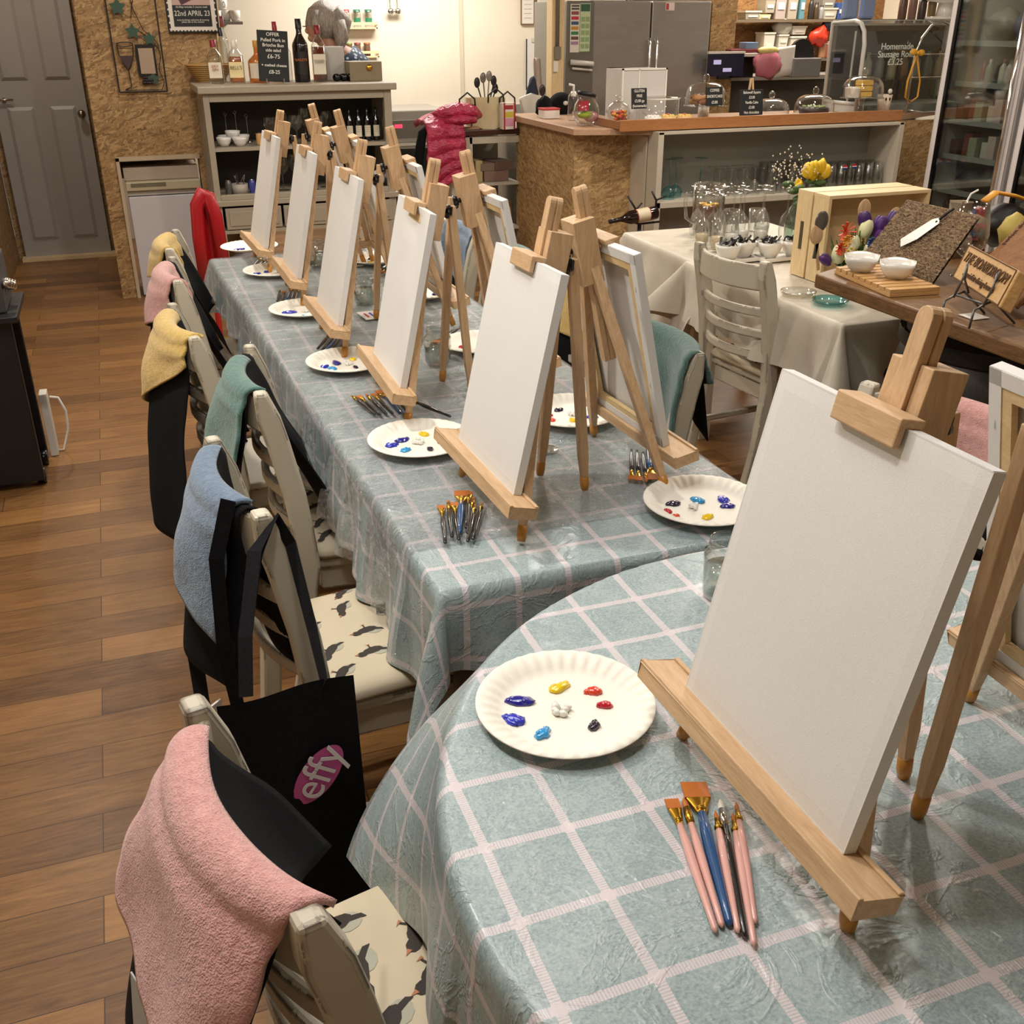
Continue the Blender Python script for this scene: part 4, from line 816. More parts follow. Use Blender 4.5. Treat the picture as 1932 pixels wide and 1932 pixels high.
# goods inside the dresser
for i in range(5): bottle(1.30+.055*i,6.60,.956,.022,.19,mt('07080a',.12,coat=.4),mt('07080a',.3),LBL,'dark wine bottle with a curved white label, %s of five in the dresser'%('first from left','second from left','middle','fourth from left','rightmost')[i],group='wine bottles in the dresser',words='~~~\n~~\n~~~',ls=.014,sh=.6,wc='4a4a44',lh=.34)
for i,(x,y) in enumerate(((.60,6.60),(.69,6.58),(.62,6.72),(.72,6.72),(.66,6.66))): bowl(x,y,.956+(.03 if i==4 else 0),.045,.05,'white bowl on the left of the dresser shelf, '+('front left','front right','back left','back right','stacked on the others')[i],'white bowls in the dresser')
for i,(x,h) in enumerate(((.64,.17),(.70,.18),(.765,.16))): solo(B().tube([(0,0,0),(0,0,h-.02)],.002,6).tube([(0,0,h-.02),(.01,0,h-.01),(0,0,h),(-.01,0,h-.01),(0,0,h-.02)],.002,6).lathe([(0,0),(.025,0),(.024,.003),(0,.004)],12),'place_card_holder',CHROME,'thin metal card holder rising behind the white bowls, '+('left','middle','right')[i],'card holder',(x,6.80,.956),0,'card holders in the dresser')
bottle(.805,6.6,.956,.018,.075,mt('c79a5a',.4),DARK,None,'small pepper mill with a black top in the dresser','pepper mill',name='pepper_mill',sh=.7,nk=.8)
def goblet(b,r,h,st,base=.8,up=False):
    p=[(0,0),(r*base,0),(r*base,.002),(.004,.008),(.0035,st),(.01,st+.005),(r*.7,st+(h-st)*.25),(r,st+(h-st)*.55),(r*.85,h)]
    if up: p=[(a,h-z) for a,z in p]
    return b.lathe(p,18)
G='glasses on the dresser shelves'
for i,(x,y,z,r,h) in enumerate(((.88,6.62,.956,.045,.15),(.955,6.66,.956,.04,.17),(1.03,6.60,.956,.045,.16),(1.10,6.70,.956,.045,.19),(1.17,6.62,.956,.04,.15),(1.23,6.7,.956,.04,.17),(.93,6.66,.68,.05,.20),(1.02,6.70,.68,.05,.20),(1.10,6.62,.68,.05,.20),(1.2,6.7,.68,.045,.18))):
    solo(goblet(B(),r,h,h*.45),'goblet',TG,'stemmed glass in the dresser, '+('%s from the left on the %s shelf'%(('first','second','third','fourth','fifth','sixth')[i if i<6 else i-6],'upper' if i<6 else 'lower')),'glass',(x,y,z),0,G,smooth=True)
t=thing('cutlery_caddy','mottled caddy of cutlery on the lower left dresser shelf','caddy',(.66,6.60,.681)); B().lathe([(0,0),(.045,0),(.05,.06),(.046,.06),(.04,.003)],16).build('caddy_body',mt('a79f94',.5),t,smooth=True)
for k in range(7): B().tube([(.02*math.cos(k),.02*math.sin(k),.02),(.035*math.cos(k*2),.03*math.sin(k*2),.11)],.003,5).build('cutlery',CHROME,t)
for i,(x,c,l_) in enumerate(((.735,'3c3f8c','blue'),(.79,'6c6a6a','grey'),(.595,'55524e','dark grey'))): bottle(x,6.60,.681,.02,.085,mt(c,.3,coat=.5),CHROME,None,'small %s shaker with a metal top on the lower dresser shelf'%l_,'shaker',name='shaker',sh=.75,nk=.6)
for i in range(2): b=B(); b.tube([(.05*(1-k/22)*math.cos(k*.7),.01*k/22,.05+.05*(1-k/22)*math.sin(k*.7)) for k in range(20)],.011,6); solo(b,'rolled_napkin',mt('cfc9c6',.9),'rolled pale napkin at the right end of the lower dresser shelf, '+('left','right')[i],'napkin',(1.46+.06*i,6.6,.68),0,'rolled napkins',smooth=True)
solo(B().blob((0,0,.05),(.12,.08,.06),14,9,.4,3),'folded_linen',mt('8f8c8a',.9),'grey folded linen on the bottom shelf of the dresser','linen',(.68,6.65,.22),smooth=True)
# cups shelf, person, kitchen wall
t=thing('cup_shelf','small grey wall shelf holding white cups beside the poster','shelf',(.83,8.3,1.60)); B().bx(-.17,.14,-.1,.9,0,.02).build('shelf_board',mt('8d8580',.5),t)
for i,(x,y) in enumerate(((-.10,0),(-.03,-.03),(.04,0),(.10,-.03),(-.06,.08),(.03,.09))):
    zz=1.621+(.07 if i>3 else 0); o=B(); o.lathe([(0,0),(.025,0),(.036,.03),(.038,.07),(.035,.07),(.03,.01)],18); o.tube([(.036,0,.055),(.055,0,.05),(.055,0,.03),(.034,0,.022)],.004,6); solo(o,'cup',PORC,'white cup stacked on the grey wall shelf, '+('first from left','second from left','third from left','rightmost','upper left','upper right')[i],'cup',(.83+x,8.3+y,zz if i<=3 else zz),i,'white cups on the wall shelf',smooth=True)
t=thing('person','person with chin length grey hair bending over, in a dark blue patterned top','person',(1.46,7.45,0)); SK=mt('b98a74',.6)
b=B(); N=[((0,0,.02),.07),((0,.0,.5),.08),((0,0,.92),.15),((.06,0,1.12),.15),((.10,0,1.32),.155),((.05,0,1.40),.09),((-.02,0,1.47),.05),((-.07,0,1.52),.055)]
b.tube([p for p,_ in N],[r for _,r in N],14); 
b.tube([(.12,-.14,1.34),(.10,-.2,1.16),(-.10,-.18,1.02),(-.16,-.16,1.0)],[.055,.048,.036,.03],10); b.tube([(.12,.14,1.34),(.06,.2,1.16),(-.12,.16,1.02),(-.18,.14,1.0)],[.055,.048,.036,.03],10)
for s in (-1,1): b.tube([(0,s*.09,.9),(.0,s*.1,.5),(.02,s*.1,.05),(-.06,s*.1,.03)],[.09,.06,.045,.04],10)
b.blob((-.09,0,1.59),(.085,.075,.105),16,12); b.blob((-.165,0,1.565),(.02,.012,.02),8,6); b.blob((-.14,0,1.52),(.03,.03,.025),8,6)
for s in (-1,1):
    for k in range(5): b.tube([(-.17,s*.15,1.0),(-.21-.004*k,s*(.13+.012*k),.99-.004*k),(-.235+.004*abs(k-2),s*(.125+.014*k),.965)],[.012,.009,.006],6)
body=b.build('body',SK,t,smooth=True)
FLW=NT('floral_fabric'); _v=FLW.n('TexVoronoi'); _v.inputs['Scale'].default_value=34; FLW.l(FLW.coord(),_v.inputs['Vector']); FLW.l(FLW.ramp(_v.outputs['Distance'],(.25,L('b9c3cf')),(.38,L('26364d'))),FLW.b.inputs['Base Color']); FLW.set(Roughness=.8)
b=B(); b.tube([(0,0,.86),(.01,0,1.0),(.06,0,1.15),(.11,0,1.34),(.06,0,1.42)],[.165,.17,.168,.175,.10],16)
for s in (-1,1): b.tube([(.11,s*.13,1.36),(.10,s*.205,1.18),(.0,s*.2,1.09)],[.075,.062,.052],10)
b.build('patterned_top',FLW.m,t,smooth=True)
HR=NT('grey_hair'); HR.l(HR.ramp(HR.noise(HR.coord('Object',(40,40,6)),3,4,.7),(.3,L('6f6860')),(.7,L('b9b0a4'))),HR.b.inputs['Base Color']); HR.set(Roughness=.5); HR.bump(HR.noise(HR.coord('Object',(60,60,5)),3,3),.6,.01)
b=B(); b.blob((-.06,0,1.62),(.115,.105,.125),20,14,.12,5); b.tube([(.02,-.07,1.62),(.04,-.085,1.52),(.02,-.09,1.45)],[.05,.05,.02],10); b.tube([(.02,.07,1.62),(.04,.085,1.52),(.02,.09,1.45)],[.05,.05,.02],10); b.tube([(-.12,-.075,1.68),(-.125,-.095,1.60),(-.11,-.095,1.53)],[.03,.03,.015],8); b.tube([(.0,0,1.68),(.055,0,1.6),(.05,0,1.47)],[.07,.08,.03],12); b.build('hair',HR.m,t,smooth=True)
B().tube([(-.185,-.06,1.59),(-.19,-.03,1.59),(-.19,.03,1.59),(-.185,.06,1.59)],.004,6).build('glasses',mt('5a1f28',.3),t); 
SPJ='spice jars on the kitchen wall'
for zr,n_,nm in ((1.56,4,'upper'),(1.345,3,'lower')):
    t=thing('spice_rack','pale wooden spice rack on the cream kitchen wall, %s of two'%nm,'rack',(1.97,9.19,zr)); b=B(); b.bx(-.19,.19,-.07,0,0,.012); b.bx(-.19,.19,-.075,-.065,.03,.05); b.bx(-.19,-.18,-.07,0,0,.05); b.bx(.18,.19,-.07,0,0,.05); b.build('rack_frame',mt('d8c79a',.5),t)
for i,(x,c,k) in enumerate(((1.82,'c84a3a','clear'),(1.91,'c63a30','red'),(2.0,'2c7a55','green'),(2.095,'2c7a55','green'))): bottle(x,9.155,1.573,.032,.13,TG,mt({'clear':'c8c4bc','red':'b02a30','green':'1f6a4a'}[k],.4),mt(c,.5),'spice jar with a %s lid on the upper rack%s'%(k,'' if i<2 else (', left green one' if i==2 else ', right green one')),'jar',SPJ,name='spice_jar',sh=.75,nk=.8)
for i,(x,c) in enumerate(((1.92,'7a9a3a'),(1.99,'8a2c22'),(2.07,'c8662c'))): bottle(x,9.155,1.358,.026,.10,mt('6a4a34',.4),mt(c,.4),None,'dark spice jar on the lower rack, '+('left','middle','right')[i],'jar',SPJ,name='spice_jar',sh=.75,nk=.9)
for i,x in enumerate((2.285,2.345)): solo(B().tube([(0,0,.25),(0,0,.03)],.005,6).blob((0,-.02,.01),(.03,.022,.026),12,8),'ladle',CHROME,'steel ladle hanging on the kitchen wall, '+('left','right')[i],'ladle',(x,9.17,1.68),0,'ladles on the kitchen wall',smooth=True)
for i,(x0,x1) in enumerate(((3.44,3.56),(3.58,3.70))):
    t=thing('framed_certificate','wood framed certificate on the kitchen wall, %s'%('left','right')[i],'certificate',((x0+x1)/2,9.185,1.585)); B().bx(-.06,.06,-.01,.01,0,.3).build('frame',mt('7a5a34',.5),t,bev=.002); B().bx(-.053,.053,-.012,-.01,.008,.29).build('paper',WHITEP,t)
    for k in range(6): B().bx(-.035,.035,-.013,-.012,.05+.035*k,.054+.035*k).build('print_line',mt('9a9590',.7),t)
# oven, coat, tote, unit
t=thing('oven','stainless oven with a red digital display behind the dresser','oven',(2.12,8.3,0)); B().bx(-.25,.35,-.1,.5,.02,1.0).build('oven_body',STEEL,t,bev=.01); B().bx(-.2,.3,-.112,-.10,.80,.93).build('control_panel',mt('77736d',.35,.6),t,bev=.003); B().bx(-.09,-.03,-.116,-.112,.875,.90).build('display',mt('e02a40',.4,emis=3),t); B().bx(-.22,.3,-.13,-.115,.745,.765).build('handle',CHROME,t); B().bx(-.2,.3,-.104,-.10,.3,.72).build('door_glass',DARKG,t)
t=thing('shelf_unit','cream open shelf unit with a dark brown top, holding magazines','cabinet',(2.33,6.9,0)); b=B(); b.bx(-.245,-.215,0,.45,0,.93); b.bx(-.11,-.09,0,.45,0,.92); b.bx(-.11,.24,.0,.02,.875,.92); b.bx(-.215,-.11,0,.02,0,.92); b.bx(-.1,.24,0,.45,.60,.62); b.bx(-.1,.24,0,.45,.30,.32); b.bx(-.24,.24,.43,.45,0,.92); b.build('carcass',mt('b5ac9b',.5),t,bev=.002)
B().bx(-.26,.24,-.02,.46,.93,.965).build('dark_top',mt('3d221a',.3,coat=.3),t,bev=.004)
for i,(x,z,w_,h_,c,nm) in enumerate(((2.30,.62,.05,.14,'b3a070','cream leaflet pile'),(2.42,.62,.18,.07,'84685c','brown paper pile'),(2.36,.69,.12,.05,'7d6a58','tilted brown booklet'),(2.47,.69,.14,.06,'6a5448','dark booklet pile'),(2.40,.32,.25,.12,'97703e','wooden tray'),(2.42,.44,.2,.04,'6e4c2a','small wooden lid'))): boxy(x-w_/2,x+w_/2,6.95,7.15,z+.001,z+h_,mt(c,.7),nm+' inside the cream shelf unit','paper_pile' if i<4 else 'tray','papers' if i<4 else 'tray',rz=.05*i)
PUF=NT('pink_quilted_nylon'); PUF.l(PUF.ramp(PUF.noise(PUF.coord(),12,3),(.3,L('8f1f3c')),(.7,L('bf3558'))),PUF.b.inputs['Base Color']); PUF.set(Roughness=.4); PUF.bump(PUF.noise(PUF.coord('Object',(6,6,9)),4,3),.7,.03)
t=thing('puffer_coat','pink quilted puffer coat thrown over the cream shelf unit','coat',(2.03,6.88,.62))
def cf(u,v):
    top=sm(v*2.2); x=-.13+.24*u-.05*v*(1-u)+.03*math.sin(3*v); r_=abs(math.sin(v*PI*7+.5*math.sin(u*5)))**.6*.022*(.5+.5*math.sin(PI*u))
    if v<.28: q=v/.28; y=.26-.30*q; z=.375+.03*math.sin(q*3)+.04*math.sin(u*PI)*(1-q)+.02*noise.noise(V((u*4,v*9,1)))
    else: q=(v-.28)/.72; y=-.04-.012*q-.02*math.sin(u*9)*q; z=.375-(.40+.08*math.sin(u*4+1))*q
    return (x,y-r_*(v>.28),z+r_*(v<=.28)*1.2)
b=B(); b.grid(cf,26,60); b.build('coat_front',PUF.m,t,smooth=True,solid=.03)
b=B(); b.tube([(-.05,.10,.42),(.04,.06,.455),(.13,.04,.47),(.22,.05,.455),(.28,.08,.43)],[.04,.065,.07,.065,.03],14,flat=.75); b.tube([(.02,.0,.41),(.12,-.03,.415),(.22,-.02,.41)],[.03,.045,.03],12,flat=.7); b.build('coat_sleeve',PUF.m,t,smooth=True)
b=B(); b.tube([(-.17,.02,-.05),(-.18,.0,.15),(-.14,.0,.34),(-.08,.02,.38)],[.03,.035,.03,.02],8); b.build('black_lining',BLACK,t,smooth=True)
t=thing('tote_bag','cream canvas tote bag with black rope handles on the shelf unit','bag',(2.36,6.98,.966)); b=B()
b.grid(lambda u,v:(-.12+.24*u+.012*math.sin(v*5),-.06+.02*math.sin(u*7),.0+.19*v+.01*math.sin(u*9)),12,10); b.grid(lambda u,v:(-.12+.24*u,.06,.19*v),12,10); b.grid(lambda u,v:(-.12,-.06+.12*u,.19*v),4,10); b.grid(lambda u,v:(.12,-.06+.12*u,.19*v),4,10); b.build('canvas_body',mt('c7b893',.9),t,smooth=True)
for x,h in ((-.15,.0),(.05,.02),(.13,.0)): b=B(); b.tube([(x-.05,-.06,.14),(x-.055,-.08,.19+h),(x,-.08,.23+h),(x+.05,-.08,.19+h),(x+.06,-.07,.10)],.006,8); b.build('rope_handle',mt('2a2420',.7),t,smooth=True)
t=thing('drink_carton','red and white drinks carton with fruit print beside the cream tote bag','carton',(2.475,6.86,.966),.05); b=B(); b.bx(-.045,.045,-.03,.03,0,.165); b.build('carton_body',mt('d8cfc4',.5),t,bev=.002)
for x in (-.035,.038): B().bx(x-.006,x+.006,-.0315,-.03,0,.165).build('red_stripe',mt('9c2a28',.5),t)
B().bx(-.03,.03,-.0315,-.03,.02,.07).build('fruit_print',mt('c78aa0',.5),t); B().bx(-.03,.03,-.0315,-.03,.075,.11).build('yellow_print',mt('c0ae3a',.5),t); B().bx(-.028,.028,-.0315,-.03,.125,.15).build('red_title',mt('9c2a28',.5),t)
boxy(2.17,2.29,6.9,6.98,.966,.985,mt('a5826a',.6),'thin pinkish box lying on the dark brown top','flat_box','box')
bottle(2.50,7.1,.966,.03,.18,mt('5d8a78',.3),mt('3a6a5a',.4),None,'green bottle top showing behind the tote bag'); bottle(2.42,7.25,.966,.025,.17,mt('8aa63a',.4),mt('a9c840',.4),None,'lime green bottle behind the tote bag')
t=thing('utensil_pot','pot of dark kitchen spoons against the cream wall','utensils',(2.46,7.25,.966)); B().lathe([(0,0),(.05,0),(.055,.13),(.05,.13),(.045,.005)],16).build('pot',mt('8b8780',.4),t,smooth=True)
for k,(dx,dz) in enumerate(((-.06,.30),(-.02,.33),(.02,.34),(.05,.31),(.06,.26))): b=B(); b.tube([(0,0,.05),(dx,0,dz-.06)],.005,6); b.blob((dx*1.1,0,dz-.03),(.022,.008,.035),10,7); b.build('spoon',mt(('2a2826','77736c','8c8880','2a2826','111112')[k],.35,.3),t,smooth=True)
b=B(); b.grid(lambda u,v:(-.06+.15*u-.05*v*(1-u),.0+.03*math.sin(3*u),.22*v*(1-.25*abs(u-.5))),10,10); solo(b,'oven_glove',mt('cfcac0',.9),'white quilted oven glove leaning behind the counter','oven glove',(2.76,7.12,.946),smooth=True,solid=.03)
solo(B().blob((0,0,.16),(.045,.03,.17),12,10,.2,2),'oven_glove',mt('242a3a',.9),'navy oven glove standing behind the white quilted one','oven glove',(2.80,7.25,.94),smooth=True)
t=thing('cap','black cap with a pale badge lying on the counter corner','cap',(2.86,6.86,1.052)); B().blob((0,0,.05),(.09,.08,.085),16,10).build('crown',BLACK,t,smooth=True); B().blob((.0,-.078,.07),(.018,.008,.014),10,6).build('badge',mt('c8c4b8',.6),t,smooth=True)
# post between kitchen and bar
t=thing('timber_post','bare timber post with a grey conduit pipe and white switch','post',(2.93,7.15,0)); B().bx(-.045,.045,-.05,.05,0,2.69).build('post_timber',PINEZ,t,bev=.002); B().tube([(-.01,-.062,1.46),(-.01,-.062,2.6)],.013,10).build('conduit',mt('85827c',.4,.5),t,smooth=True); B().bx(-.03,.015,-.075,-.05,1.38,1.46).build('junction_box',mt('7d7568',.5),t,bev=.003); B().bx(-.035,-.005,-.07,-.05,1.30,1.37).build('switch',WHITE,t,bev=.002)
t=thing('clipboard','clipboard of notices hanging left of the timber post','clipboard',(3.56,9.185,1.06)); t.scale=(1.25,1,1.25); B().bx(-.05,.05,-.004,.004,0,.33).build('board',mt('d5d2cc',.5),t); B().bx(-.056,-.05,-.005,.005,.0,.33).build('dark_edge',DARK,t); B().bx(-.02,.03,-.012,-.004,.31,.335).build('clip',CHROME,t)
solo(B().grid(lambda u,v:(-.03+.06*u+.03*v,.01*math.sin(u*9),-.42*v+.0),10,8),'hanging_cloth',mt('b7aaa5',.9),'pale cloth hanging below the clipboard','cloth',(2.90,7.42,1.38),smooth=True,solid=.01)
# fridge
t=thing('fridge','large steel double door fridge with paper notices behind the bar','fridge',(3.68,7.2,0)); B().bx(-.46,.46,.03,.72,.02,1.745).build('cabinet_body',mt('6f6c68',.5,.5),t,bev=.006)
B().bx(-.46,-.02,-.03,.03,.05,1.74).build('door',STEEL,t,bev=.008); B().bx(-.01,.46,-.03,.03,.05,1.74).build('door',STEEL,t,bev=.008)
for x in (-.035,.022): B().tube([(x,-.05,.7),(x,-.07,.74),(x,-.07,1.46),(x,-.05,1.5)],.011,10).build('door_handle',CHROME,t,smooth=True)
b=B(); b.bx(-.33,-.12,-.036,-.03,1.0,1.32); b.build('ice_dispenser',mt('8f8b84',.4,.4),t,bev=.003); B().bx(-.31,-.14,-.038,-.036,1.02,1.22).build('dispenser_recess',DARK,t)
B().bx(.09,.16,-.034,-.03,1.68,1.73).build('paper_note',mt('dcd0cc',.6),t); B().bx(.095,.115,-.036,-.034,1.685,1.725).build('red_print',mt('b83a40',.6),t)
t=thing('fridge_cupboard','grey upright freezer left of the fridge carrying two food safety posters','freezer',(3.115,7.16,0)); B().bx(-.105,.10,-.02,.6,.02,1.74).build('door',mt('77736c',.35,.5),t,bev=.006); B().tube([(-.085,-.05,1.36),(.085,-.05,1.345)],.017,12).build('handle',mt('c9c5bd',.35),t,smooth=True); B().tube([(-.07,-.045,1.32),(.08,-.045,1.305)],.008,8).build('handle',mt('c9c5bd',.35),t,smooth=True)
t=thing('safety_poster','chopping board colour guide poster on the grey freezer door','poster',(3.065,7.135,1.42)); B().bx(-.033,.036,-.002,.002,0,.30).build('paper',WHITEP,t)
for i,c in enumerate(('8a4a4a','b8323a','35507a','b8862c','2f7a4c','6a4a44','a07aa0')): B().bx(-.026,.028,-.004,-.002,.235-.031*i,.255-.031*i).build('colour_band',mt(c,.6),t)
for i in range(2): B().bx(-.026,.03,-.004,-.002,.265+.018*i,.276+.018*i).build('title_print',mt('4a4642',.6),t)
t=thing('allergen_poster','pale green allergen poster on the grey freezer door','poster',(3.142,7.135,1.425)); B().bx(-.038,.038,-.002,.002,0,.30).build('paper',mt('b9c9a0',.6),t); B().bx(-.034,.034,-.004,-.002,.25,.295).build('green_title',mt('2f5c40',.6),t)
for i in range(10): B().bx(-.03+.034*(i%2),-.002+.034*(i%2),-.004,-.002,.02+.042*(i//2),.048+.042*(i//2)).build('picture_block',mt('8ba578',.6),t)
# ================= bar counter =================
t=thing('bar_counter','chipboard clad bar counter with a pale wood top, corner end beside the fridge','counter',(2.57,5.95,0))
b=B(); b.bx(0,.02,0,1.0,0,1.01); b.bx(0,3.05,0,.02,0,1.01); b.build('chipboard_panel',OSB2,t,bev=.002)
b=B(); b.prism([(-.045,-.09),(.40,-.24),(.44,0),(2.15,-.10),(2.95,.30),(2.95,.55),(.5,.55),(.5,1.05),(-.045,1.05)],1.012,1.05); b.build('counter_top',COUNTERP,t,bev=.004)
B().bx(.38,.385,-.2,0,0,1.0).build('cream_trim',mt('b5ac9b',.5),t)
t=thing('serving_board','long brown raised edge board along the front of the bar top','serving board',(2.74,5.70,1.051)); b=B(); b.bx(0,1.98,0,.40,0,.012); b.bx(0,1.98,-.015,.0,-.012,.052); b.bx(0,.012,0,.40,.012,.045); b.build('board',COUNTERW,t,bev=.003)
t=thing('kitchen_bench','low worktop behind the timber post','worktop',(2.62,7.05,0)); B().bx(0,.30,0,.9,0,.945).build('bench_body',mt('a39a8b',.5),t)
# glass shelves
t=thing('glass_shelf_unit','cream open shelf unit full of glasses below the bar top','shelf unit',(2.96,5.62,0)); CR=mt('b5ad9d',.5); b=B(); b.bx(0,.035,0,.30,0,1.035); b.bx(1.70,1.735,0,.30,0,1.035); b.bx(0,1.73,0,.30,.605,.64); b.bx(0,1.73,.29,.30,0,1.03); b.bx(0,1.73,0,.30,0,.04); b.bx(0,1.73,.0,.3,1.02,1.035); b.build('carcass',CR,t,bev=.002)
B().bx(.036,1.70,.284,.289,.041,1.02).build('grey_back',mt('8f8b83',.6),t)
gg='glasses upside down on the bar shelf'; rr=random.Random(3); ordn=lambda i:('first second third fourth fifth sixth seventh eighth ninth tenth eleventh twelfth thirteenth fourteenth').split()[i]
def tumbler(r,h): return B().lathe([(0,h),(r*.86,h),(r,0),(r*.96,0),(r*.83,h-.006),(0,h-.006)],18)
TUM=tumbler(.032,.155); PNT=tumbler(.036,.175); CPE=B(); goblet(CPE,.042,.16,.07,up=True); FL=B(); goblet(FL,.03,.20,.09,.95,up=True); TEAL=B(); goblet(TEAL,.045,.23,.15,.9,up=True)
def glass_at(bl,x,y,z,mat,lab,grp,nm='drinking_glass'):
    if not hasattr(bl,'me'): o=bl.build(nm,mat,smooth=True); bl.me=o.data
    else: o=bpy.data.objects.new(nm,bl.me); C.objects.link(o)
    o.location=(x,y,z); return tag(o,lab,'glass',grp)
for i,x in enumerate((3.10,3.17,3.31)): 
    for row in range(1): glass_at(TEAL,x,5.72+.05*(i%2),.641,TGT,'teal stemmed glass upside down on the bar shelf, '+('left','middle','right')[i],gg)
for i in range(4): glass_at(CPE,3.43+.085*i,5.70,.641,TG,'small stemmed glass right of the teal ones, %s from left'%ordn(i),gg)
for i in range(4): glass_at(CPE,3.45+.085*i,5.82,.641,TG,'small stemmed glass in the back row right of the teal ones, %s from left'%ordn(i),gg)
for i in range(5): glass_at(PNT,3.80+.078*i,5.70+.02*(i%2),.641,TG,'tall pint glass in the middle of the bar shelf, %s from left'%ordn(i),gg)
for i in range(5): glass_at(PNT,3.82+.078*i,5.82,.641,TG,'tall pint glass in the back row mid shelf, %s from left'%ordn(i),gg)
for i in range(6): glass_at(TUM,4.24+.07*i,5.69,.641,TG,'tumbler at the right of the bar shelf, %s from left'%ordn(i),gg)
for i in range(6): glass_at(TUM,4.26+.07*i,5.80,.641,TG,'tumbler in the back row at the right of the bar shelf, %s from left'%ordn(i),gg)
for i,x in enumerate((4.19,4.31,4.38)):
    t=thing('logo_decal','round red, white and blue drink logo on the shelf glass, %s of three'%('left','middle','right')[i],'logo',(x,5.652,.772+.004*i)); 
    for c,(a0,a1) in (('b01c2c',(.12,PI-.12)),('1f3a7c',(PI+.12,2*PI-.12))): b=B(); b._a([(.016*math.cos(a0+(a1-a0)*k/10),0,.016*math.sin(a0+(a1-a0)*k/10)) for k in range(11)],[tuple(range(11))]); b.build('red_half' if c[0]=='b' else 'blue_half',mt(c,.4),t,solid=.001)
    b=B(); b.bx(-.016,.016,-.0005,.0005,-.002,.002); b.build('white_wave',WHITE,t)
for i,(x,z) in enumerate(((3.30,.041),(3.5,.041),(3.75,.041),(4.0,.041))): glass_at(CPE,x,5.72,z,TG,'stemmed glass on the lowest bar shelf, %s from left'%ordn(i),'glasses on the lowest bar shelf')
t=thing('wine_holder','black branch shaped wire wine holder by the bar panel','wine holder',(2.86,5.42,0)); b=B(); b.tube([(-.25,0,.60),(-.1,-.01,.565),(.02,-.01,.57)],.006,8); b.tube([(-.12,0,.57),(-.13,0,.65),(-.18,0,.72)],.006,6); b.tube([(-.13,0,.64),(-.09,0,.68)],.005,6); b.tube([(.0,0,.62),(.0,0,.69),(-.03,0,.74)],.006,6); b.tube([(0,0,.69),(.06,0,.71)],.005,6); b.tube([(-.1,0,.565),(-.1,0,.01)],.012,8); b.lathe([(0,0),(.12,0),(.11,.015),(0,.02)],16,(-.1,0,0)); b.build('wire_frame',DARK,t,smooth=True)
t=thing('wine_bottle','red wine bottle with a cream label lying in the wire holder','bottle',(2.86,5.41,.625)); b=B(); b.lathe([(0,0),(.036,0),(.038,.01),(.038,.17),(.02,.21),(.013,.23),(.013,.30),(0,.30)],20); ob=b.build('bottle_body',mt('12060a',.1,coat=.6),t,smooth=True); ob.rotation_euler=(0,-PI/2-.12,0)
b=B(); b.lathe([(.0388,.05),(.0388,.13)],20); ob=b.build('paper_label',mt('cbbfa4',.6),t,smooth=True); ob.rotation_euler=(0,-PI/2-.12,0); b=B(); b.lathe([(.039,.048),(.039,.053)],20); b.lathe([(.039,.128),(.039,.134)],20); ob=b.build('red_band',mt('8a1f24',.5),t,smooth=True); ob.rotation_euler=(0,-PI/2-.12,0)
# ================= things on the bar =================
ZC=1.0515
CAND=[mt(c,.4) for c in ('d8662a','c83a34','e0a03a','8a3a3a','d88a50')]
t=thing('pig_jar','clear pig shaped sweet jar with a tilted black lid','jar',(2.66,5.99,ZC)); b=B(); b.lathe([(0,.012),(.05,.012),(.073,.04),(.078,.08),(.070,.12),(.052,.145),(.05,.15)],22)
for a in (.8,2.3,3.9,5.4): b.cyl((.045*math.cos(a),.045*math.sin(a),0),(.045*math.cos(a),.045*math.sin(a),.02),.014,n=10)
b.blob((0,-.078,.06),(.022,.016,.018),12,8); b.blob((-.045,-.03,.145),(.014,.008,.018),8,6); b.blob((.045,-.03,.145),(.014,.008,.018),8,6); b.build('jar_glass',TG,t,smooth=True)
b=B(); b.M=Matrix.Translation((0,0,.165))@Matrix.Rotation(.18,4,'Y'); b.lathe([(0,0),(.055,0),(.057,.022),(0,.024)],20); b.build('lid',DARK,t,smooth=True)
B().box((-.025,-.01,.115),(.05,.05,.055)).build('red_sweets',mt('b0203a',.4),t); B().blob((0,0,.06),(.058,.05,.022),12,8).build('green_sweets',mt('8d9a24',.4),t,smooth=True); B().blob((.03,.0,.05),(.045,.05,.03),12,8).build('pink_sweets',mt('b97a86',.4),t,smooth=True)
t=thing('sweet_jar','round glass jar of orange sweets with a glass knob lid','jar',(2.87,5.99,ZC)); b=B(); b.lathe([(0,0),(.035,0),(.035,.015),(.065,.035),(.075,.07),(.062,.11),(.03,.13),(.012,.135),(.01,.145),(.022,.155),(.02,.165),(0,.166)],22); b.build('jar_glass',TG,t,smooth=True)
for k in range(26): b=None
b=B()
for k in range(5):
    c=B(); 
    for q in range(7): a=rr.uniform(0,6.3); d_=rr.uniform(0,.048); c.blob((d_*math.cos(a),d_*math.sin(a),.03+rr.uniform(0,.045)),(.014,.012,.010),8,5,.2,q)
    c.build('sweets',CAND[k],t,smooth=True)
